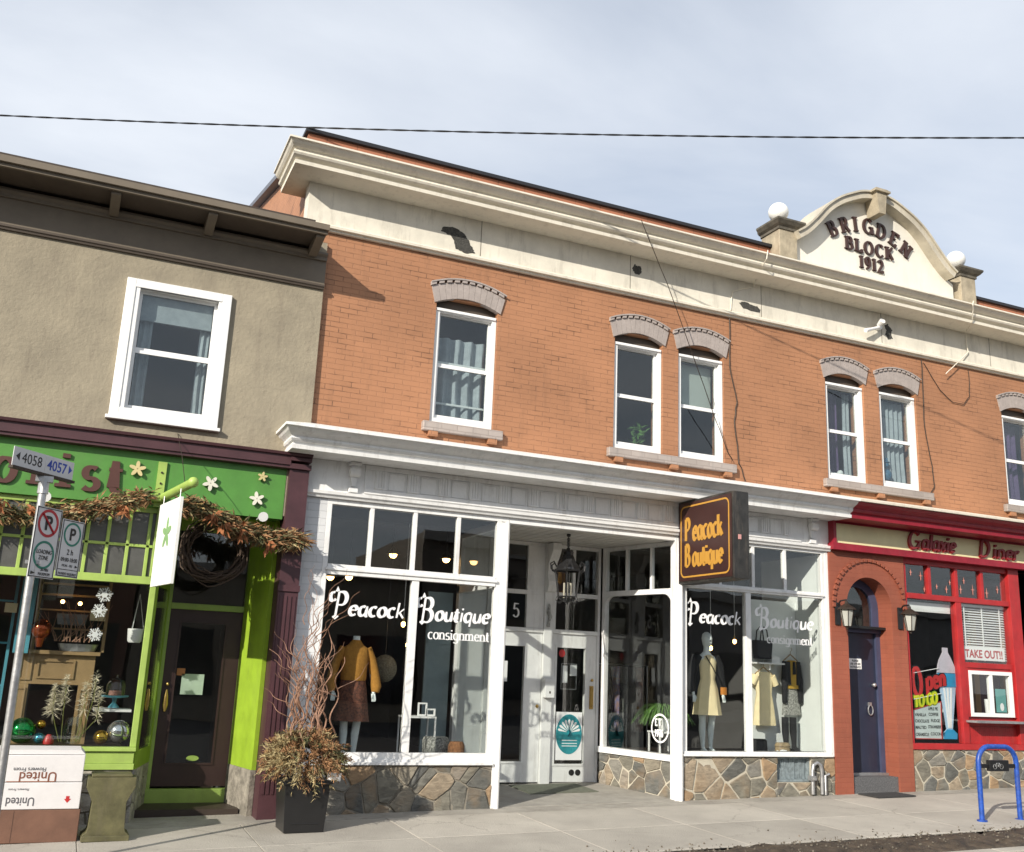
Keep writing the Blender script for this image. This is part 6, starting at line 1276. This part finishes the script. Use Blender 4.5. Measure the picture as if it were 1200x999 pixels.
hb = thing('black_handbag', 'black handbag with tall handles standing on the white shelf', 'handbag', (9.24, .5, 1.85)); MB().prism([(9.12, 1.90), (9.36, 1.90), (9.39, 2.16), (9.10, 2.16)], .44, .56).build('bag_body', BKCLOTH, hb, bevel=.01)
for y in (.45, .55): MB().tube([(9.17, y, 2.16), (9.19, y, 2.30), (9.24, y, 2.35), (9.29, y, 2.30), (9.31, y, 2.16)], .009, 6).build('handle', BKCLOTH, hb, smooth=True)
tag(MB().box(9.38, 9.52, .46, .58, 1.852, 1.94).build('white_box', WHITE2), 'small white box on the shelf right of the black handbag', 'box')
bt = thing('boot_pair', 'pair of tall black boots under the black and white skirt', 'boots', (9.68, .5, .6))
for x in (9.62, 9.76): MB().tube([(x, .50, 1.10), (x, .50, .9), (x+.01, .50, .72), (x, .49, .66)], [.05, .05, .035, .04], 12).loft([(x, .43, .60, .04, .11), (x, .43, .65, .035, .09), (x, .48, .70, .03, .03)], 12).build('boot', BKCLOTH, bt, smooth=True)
tag(MB().loft([(9.10, .45, z, rx, rx*.6) for z, rx in ((.59, .13), (.62, .15), (.78, .14), (.80, .11))], 16).build('black_bag', BKCLOTH, smooth=True), 'low black bag on the display floor under the yellow dress', 'bag')
tag(MB().loft([(9.45, .36, z, rx, rx*.7) for z, rx in ((.60, .10), (.63, .12), (.70, .115), (.72, .125), (.76, .10))], 16).build('small_basket', mat('cane', (.4, .3, .17), .8, .3, 40)), 'small cane box standing in front of the black boots', 'basket')
sb_ = MB()
for i in range(40): sb_.sphere((9.40+random.gauss(0, .06), .28+random.gauss(0, .02), .62+abs(random.gauss(0, .02))), .02, 6)
tag(sb_.build('shell_trinkets', WHITE2, smooth=True), 'cluster of pale trinkets at the front of the right display', 'trinkets')
# pendant bulbs
def pend(x, y, z, zt_, label):
    t = thing('pendant_bulb', label, 'pendant light', (x, y, zt_), 'bare pendant bulbs in the boutique')
    MB().tube([(x, y, zt_), (x, y, z+.06)], .004, 5).build('cord', WHITE2, t); MB().loft([(x, y, z+.02, .018, .018), (x, y, z+.07, .016, .016)], 10).build('socket', BRASS, t)
    MB().sphere((x, y, z-.01), .028, 12, 1.4).build('bulb', BULB, t, smooth=True)
for x, y, z, lb in ((3.98, .8, 1.86, 'lowest pendant bulb left of the word consignment in the left window'), (3.95, .95, 2.12, 'pendant bulb just below the letter B in the left window'), (8.70, 1.0, 2.04, 'pendant bulb above the shoulder of the yellow dress mannequin'), (9.2, 1.1, 2.16, 'pendant bulb near the divider of the right window')): pend(x, y, z, 3.4, lb)
def shade(x, y, z, label):
    t = thing('shade_lamp', label, 'ceiling lamp', (x, y, 3.45), 'small shaded lamps in the boutique'); MB().tube([(x, y, 3.45), (x, y, z+.08)], .006, 5).build('cord', BLACK, t); MB().loft([(x, y, z, .10, .10), (x, y, z+.05, .06, .06), (x, y, z+.1, .02, .02)], 14).build('lamp_shade', BLACK, t, smooth=True); MB().sphere((x, y, z), .055, 12).build('bulb', BULB, t, smooth=True)
shade(3.95, 1.6, 3.06, 'shaded lamp behind the second transom pane'); shade(4.72, 1.6, 3.06, 'shaded lamp behind the third transom pane'); shade(3.35, 2.6, 2.78, 'lamp glowing above the word Peacock, left of a pair'); shade(3.62, 2.6, 2.80, 'lamp glowing above the word Peacock, right of a pair'); shade(6.75, 3.0, 2.75, 'lamp seen through the transom over the right white door')
# wicker lantern, little table, baskets, door reflection panel inside left window
wl = thing('wicker_lantern', 'round woven hanging lantern behind the headless mannequin', 'lantern', (3.85, 1.3, 1.72)); MB().sphere((3.85, 1.3, 1.55), .16, 16, 1.1).build('woven_globe', mat('pale_wicker', (.30, .27, .19), .8, .4, 60, .5), wl, smooth=True); MB().tube([(3.85, 1.3, 1.72), (3.85, 1.3, 3.4)], .005, 5).build('cord', BLACK, wl)
tb = thing('side_table', 'small white frame side table in the left boutique window', 'table', (4.15, .7, .475))
t = MB(); t.box(3.93, 4.33, .55, .85, .98, 1.0); tb_l = []
t.build('table_top', WHITE2, tb)
for x in (3.94, 4.32):
    for y in (.56, .84): MB().box(x-.009, x+.009, y-.009, y+.009, .475, .98).build('leg', WHITE2, tb)
for i, (x, h, lb) in enumerate(((4.17, .16, 'taller white picture frame on the small white table'), (4.28, .09, 'short white block sign on the small white table'))): tag(MB().frame(x-.05, x+.07, 1.002, 1.0+h, .66, .68, .018).build('picture_frame' if i == 0 else 'small_sign', WHITE2), lb, 'frame')
tag(MB().loft([(4.36, .62, z, rx, rx*.8) for z, rx in ((.475, .14), (.5, .16), (.72, .17), (.76, .15))], 18).build('patterned_pouf', PAT, smooth=True), 'grey patterned cushion seat beside the white table', 'pouf')
tag(MB().loft([(4.56, .42, z, rx, rx) for z, rx in ((.475, .09), (.5, .105), (.68, .10), (.72, .08))], 18).build('fur_bag', mat('rust_fur', (.30, .13, .05), .9, .3, 30, .6), smooth=True), 'rust brown furry bag at the foot of the patterned seat', 'bag')
# clothes rack seen through porch window
cr = thing('clothes_rack', 'rail of hanging patterned clothes inside behind the porch window', 'clothes rack', (8.3, 2.6, .0))
MB().tube([(7.6, 2.6, .0), (7.6, 2.6, 1.75), (8.6, 2.6, 1.75), (8.6, 2.6, .0)], .015, 8).build('rail', STEEL, cr)
for i, mt_ in enumerate((FLORAL, BKCLOTH, mat('blue_print', (.1, .16, .4), .8, .3, 30, col2=(.4, .2, .1)), PAT, BKCLOTH, FLORAL)): MB().loft([(7.7+.14*i, 2.6, z, .05, .2) for z in (.75, 1.2, 1.6, 1.72)], 12, lambda f_, a: .1*math.sin(a*6)).build('garment', mt_, cr, smooth=True)
# spider plant on stand
sp_ = thing('spider_plant', 'spider plant with long arching leaves on a white stand in the porch window', 'plant', (7.75, .75, .6))
cpl = Vector((7.78, .80, 1.05)); MB().loft([(cpl.x, cpl.y, z, r_, r_) for z, r_ in ((.86, .07), (1.03, .10))], 14).build('pot', WHITE2, sp_)
t = MB()
for i in range(110):
    a = random.uniform(0, 6.28); L0 = random.uniform(.25, .48); up = random.uniform(.15, .42); pts = []
    for k_ in range(8): f_ = k_/7; pts.append((cpl.x+math.cos(a)*L0*f_, cpl.y+math.sin(a)*L0*f_, cpl.z+up*f_*2-up*2.3*f_*f_))
    t.tube(pts, [(.010*(1-.8*k_/7), .002) for k_ in range(8)], 4)
t.build('leaves', LEAFG, sp_)
st_ = MB()
for x, y in ((7.62, .66), (7.94, .66), (7.62, .94), (7.94, .94)): st_.box(x-.01, x+.01, y-.01, y+.01, .585, .86)
st_.box(7.60, 7.96, .64, .96, .84, .86); st_.build('stand', WHITE2, sp_)
# solid panel standing in for the white door reflected in the side glass
tag(MB().box(4.50, 4.86, 1.62, 1.66, .47, 2.60).box(4.52, 4.84, 1.605, 1.62, 1.9, 2.5).build('door_reflection', mat('door_reflection_blue', (.25, .33, .36), .5)), 'pale blue panel standing in for the shop door reflected behind the left window', 'door')

# florist window things
def glob(x, y, z, r, col_, label, metal=.9): tag(MB().sphere((x, y, z), r, 28).build('glass_ball', mat('ball_%d' % len(MC), col_, .12, .05, metal=metal), smooth=True), label, 'glass ball', 'glass balls in the florist window')
glob(-.26, .32, .79, .13, (.02, .28, .07), 'large green glass ball at the foot of the mantel'); glob(-.09, .36, .85, .045, (.6, .35, .05), 'small gold ball above the blue one'); glob(-.09, .25, .72, .055, (.05, .35, .5), 'small turquoise ball beside the green one')
glob(.67, .32, .79, .12, (.65, .66, .66), 'large silver glass ball near the window corner'); glob(.50, .27, .735, .075, (.55, .33, .04), 'gold glass ball left of the silver one')
tag(MB().loft([(.0, .24, z, r_, r_) for z, r_ in ((.665, .05), (.70, .055), (.76, .02))], 12).build('red_ornament', REDLET, smooth=True), 'small red ornament right of the turquoise ball', 'ornament')
mtl = thing('mantelpiece', 'tan wooden mantelpiece inside the florist window', 'mantelpiece', (.0, .9, .6))
MB().box(-.46, .40, .78, 1.0, 1.56, 1.60).build('shelf', TAN, mtl); t = MB(); t.box(-.42, .36, .84, .98, 1.24, 1.559); t.frame(-.22, .16, 1.30, 1.50, .825, .84, .02); t.frame(-.40, -.27, 1.28, 1.52, .825, .84, .02); t.build('frieze_board', TAN, mtl)
for x in (-.42, .22): MB().box(x, x+.14, .84, .98, .62, 1.239).frame(x+.02, x+.12, .70, 1.2, .828, .84, .015).build('leg', TAN, mtl)
rk2 = thing('plate_rack', 'tan wooden shelf rack with rows of shelves on the mantelpiece', 'shelf', (.0, .95, 1.6))
for z in (1.83, 2.03, 2.20, 2.32): MB().box(-.30, .42, .86, 1.0, z, z+.018).build('shelf_board', TAN, rk2)
for x in (-.32, .40): MB().box(x, x+.035, .86, 1.0, 1.60, 2.4).build('side', TAN, rk2)
tag(MB().box(-.48, -.33, .70, .8, 1.56, 2.5).build('turquoise_shutter', TURQ), 'turquoise painted board standing at the left of the shelf rack', 'board')
tu = MB(); tu.frame(-1.3, -.52, .7, 2.6, .9, .94, .03); 
for z in (1.2, 1.65, 2.1): tu.box(-1.27, -.55, .91, .93, z, z+.02)
tu.box(-.9, -.88, .912, .928, .73, 2.57); tag(tu.build('turquoise_lattice', TURQ), 'turquoise window lattice left of the shelf rack inside the florist', 'lattice')
ur = MB().sphere((-.23, .66, 1.82), .10, 20, 1.1).loft([(-.23, .66, 1.63, .03, .03), (-.23, .66, 1.73, .05, .05)], 12); tag(ur.build('copper_vase', mat('copper_glaze', (.35, .07, .02), .15, .3, 3, metal=.6), smooth=True), 'round copper red vase in front of the turquoise board', 'vase')
tag(MB().prism([(-.08, 1.88), (.20, 1.88), (.22, 2.0), (-.10, 2.0)], .72, .82).build('grey_trough', mat('zinc', (.2, .2, .2), .5, .2), bevel=.006), 'grey zinc trough on the middle shelf of the rack', 'trough')
tag(MB().box(.24, .40, .70, .78, 1.94, 2.06).build('price_tag', mat('cream_tag', (.6, .5, .3), .6)), 'cream wooden tag hanging right of the zinc trough', 'tag'); tag(MB().box(-.62, -.50, .70, .76, 1.98, 2.08).build('cream_tag', MC['cream_tag']), 'cream wooden tag by the turquoise lattice', 'tag')
tag(MB().loft([(.16, .85, 1.60, .18, .08), (.16, .85, 1.68, .21, .09)], 16).build('silver_tray', STEEL), 'low silver tray standing on the mantelpiece', 'tray')
t = MB()
for i in range(26):
    p = Vector((-.2+random.uniform(0, .5), .7, 1.7)); curl_d = Vector((random.uniform(-.6, .6), 0, random.uniform(.3, 1)))
    t.tube([p, p+curl_d*.2+Vector((.03, 0, 0)), p+curl_d*.45], [.006, .004, .002], 5)
tag(t.build('bare_twigs', TWIG), 'spray of bare twigs in front of the shelf rack', 'twigs')
for x, z in ((-.06, 2.13), (.12, 2.12)): tag(MB().sphere((x, .80, z), .022, 10).build('fairy_light', BULB, smooth=True), 'warm fairy light on the top shelf, %s one' % ('left' if x < 0 else 'right'), 'fairy light', 'fairy lights on the shelf rack')
def flake(x, z, r, label):
    t = MB()
    for i in range(6):
        a = math.pi*i/3+.2; c_, s_ = math.cos(a), math.sin(a); t.box(x, x+r, .12-.0005*i, .128, z-.008, z+.008, rot=(-a, 'Y'), c=(x, .124, z))
        for sg_ in (1, -1): t.box(x+r*.55, x+r*.85, .1195-.0005*i, .128, z-.005, z+.005, rot=(-a-sg_*.35, 'Y'), c=(x, .124, z))
    t.prism([(x+.035*math.cos(b), z+.035*math.sin(b)) for b in [math.pi*k_/3 for k_ in range(6)]], .116, .13); tag(t.build('snowflake', WHITE2), label, 'snowflake', 'white snowflakes hanging in the florist window')
flake(.34, 2.20, .085, 'topmost hanging white snowflake'); flake(.31, 2.03, .08, 'middle hanging white snowflake'); flake(.30, 1.78, .075, 'lowest hanging white snowflake')
pg_ = thing('pampas_vase', 'cream pampas plumes and dried stems standing in a clear vase', 'dried flowers', (.15, .35, .66)); t = MB()
MB().loft([(.22, .38, .665, .08, .08), (.22, .38, .8, .10, .10), (.22, .38, .93, .07, .07)], 14).build('glass_vase', CLEAR, pg_, smooth=True)
t2 = MB(); PAMP = mat('pampas', (.80, .72, .54), .9, .2, 20)
for (bx0, tx_, tz, n_) in ((.10, -.0, 1.17, 300), (.12, .10, 1.26, 200), (.26, .30, 1.20, 160), (.30, .38, 1.32, 120), (.26, .44, 1.12, 120)):
    t2.tube([(bx0, .38, .68), (tx_, .36, tz-.2), (tx_, .36, tz)], .004, 5)
    for i in range(n_):
        f_ = random.random(); p = Vector((tx_, .36, tz-.22+.3*f_)); t.leaf(p, (random.gauss(-.4 if n_ > 150 else 0, .7), random.gauss(0, .5), random.gauss(.3, .6)), random.uniform(.05, .13)*(1.1-f_*.6), .006)
t.build('plumes', PAMP, pg_); t2.build('stems', mat('stem_green', (.2, .22, .05), .7), pg_)
ck = thing('cake_stand', 'turquoise footed cake stand with a clear glass dome', 'cake stand', (.60, .6, 1.02)); MB().loft([(.60, .6, z, r_, r_) for z, r_ in ((1.02, .06), (1.04, .05), (1.07, .02), (1.12, .025), (1.135, .14), (1.15, .145))], 20).build('stand', TURQ, ck, smooth=True)
MB().loft([(.60, .6, z, r_, r_) for z, r_ in ((1.152, .10), (1.26, .10), (1.31, .08), (1.335, .04), (1.34, .01), (1.37, .015))], 20).build('dome', CLEAR, ck, smooth=True); MB().loft([(.60, .6, 1.153, .07, .07), (.60, .6, 1.20, .065, .065)], 14).build('cake', mat('rose_cake', (.35, .16, .13), .8), ck)
tag(MB().box(.40, .78, .45, .80, .985, 1.01).build('glass_shelf', WHITE2), 'pale shelf under the turquoise cake stand', 'shelf')
hp = thing('hanging_pot', 'white hanging pot on cords at the right of the florist window', 'pot', (.70, .5, 2.2)); MB().loft([(.72, .5, z, r_, r_) for z, r_ in ((1.72, .06), (1.74, .075), (1.87, .085))], 14).build('pot', WHITE2, hp, smooth=True)
for a in (0, 2.1, 4.2): MB().tube([(.72+.08*math.cos(a), .5+.08*math.sin(a), 1.87), (.72, .5, 2.25)], .003, 4).build('cord', WHITE2, hp)
# notices on the brown door
tag(MB().box(1.31, 1.56, yd+.012, yd+.016, 1.17, 1.40).build('door_notice', mat('pale_green_paper', (.5, .62, .5), .7)), 'pale green printed notice in the brown shop door', 'notice')
tag(MB().box(1.25, 1.34, yd+.012, yd+.016, 1.38, 1.46).build('orange_sticker', mat('orange_sticker_paint', (.5, .2, .08), .7)), 'small orange sticker above the green notice', 'sticker')
tag(MB().prism([(1.53+.07*math.cos(a), .47+.03*math.sin(a)) for a in [2*math.pi*i/16 for i in range(16)]], yd+.012, yd+.016).build('oval_sticker', LIME), 'green oval sticker at the bottom of the brown door glass', 'sticker')

# ================================================================== OPPOSITE SIDE OF THE STREET (seen in reflections)
def opp(x0, x1, h, y, col_, label, k):
    t = thing('opposite_shop', label, 'building', ((x0+x1)/2, y, 0)); M = mat('opp_wall_%d' % k, col_, .8, .15, 2)
    MB().box(x0, x1, y-10, y, -.6, h).build('walls', M, t); MB().box(x0-.1, x1+.1, y-.0, y+.25, h-.35, h).build('roof_edge', mat('opp_trim', (.35, .33, .3), .7), t)
    n_ = max(2, int((x1-x0)/3)); w_ = (x1-x0)/n_
    for i in range(n_):
        a = x0+w_*i+.35; b = x0+w_*(i+1)-.35
        MB().box(a, b, y+.001, y+.06, .3, 2.6).build('shop_window', mat('opp_glass', (.02, .025, .03), .1, .1), t)
        if h > 5.5: MB().box(a+.4, b-.4, y+.001, y+.05, 3.6, 4.9).build('upper_window', MC['opp_glass'], t)
yo = -24.5
for k, a in enumerate(((-30, -19, 6.2, yo, (.25, .2, .15), 'tan two storey shop across the street'), (-18.9, -8, 4.4, yo, (.3, .28, .25), 'low grey shop across the street'), (-7.9, 2, 6.0, yo, (.22, .10, .07), 'brick two storey shop across the street'), (2.1, 12, 5.0, yo, (.3, .26, .2), 'beige shop across the street'), (12.1, 24, 6.6, yo, (.2, .17, .14), 'brown two storey shop across the street'), (24.1, 40, 5.2, yo, (.28, .27, .26), 'grey shop across the street, far right'))): opp(*a, k)
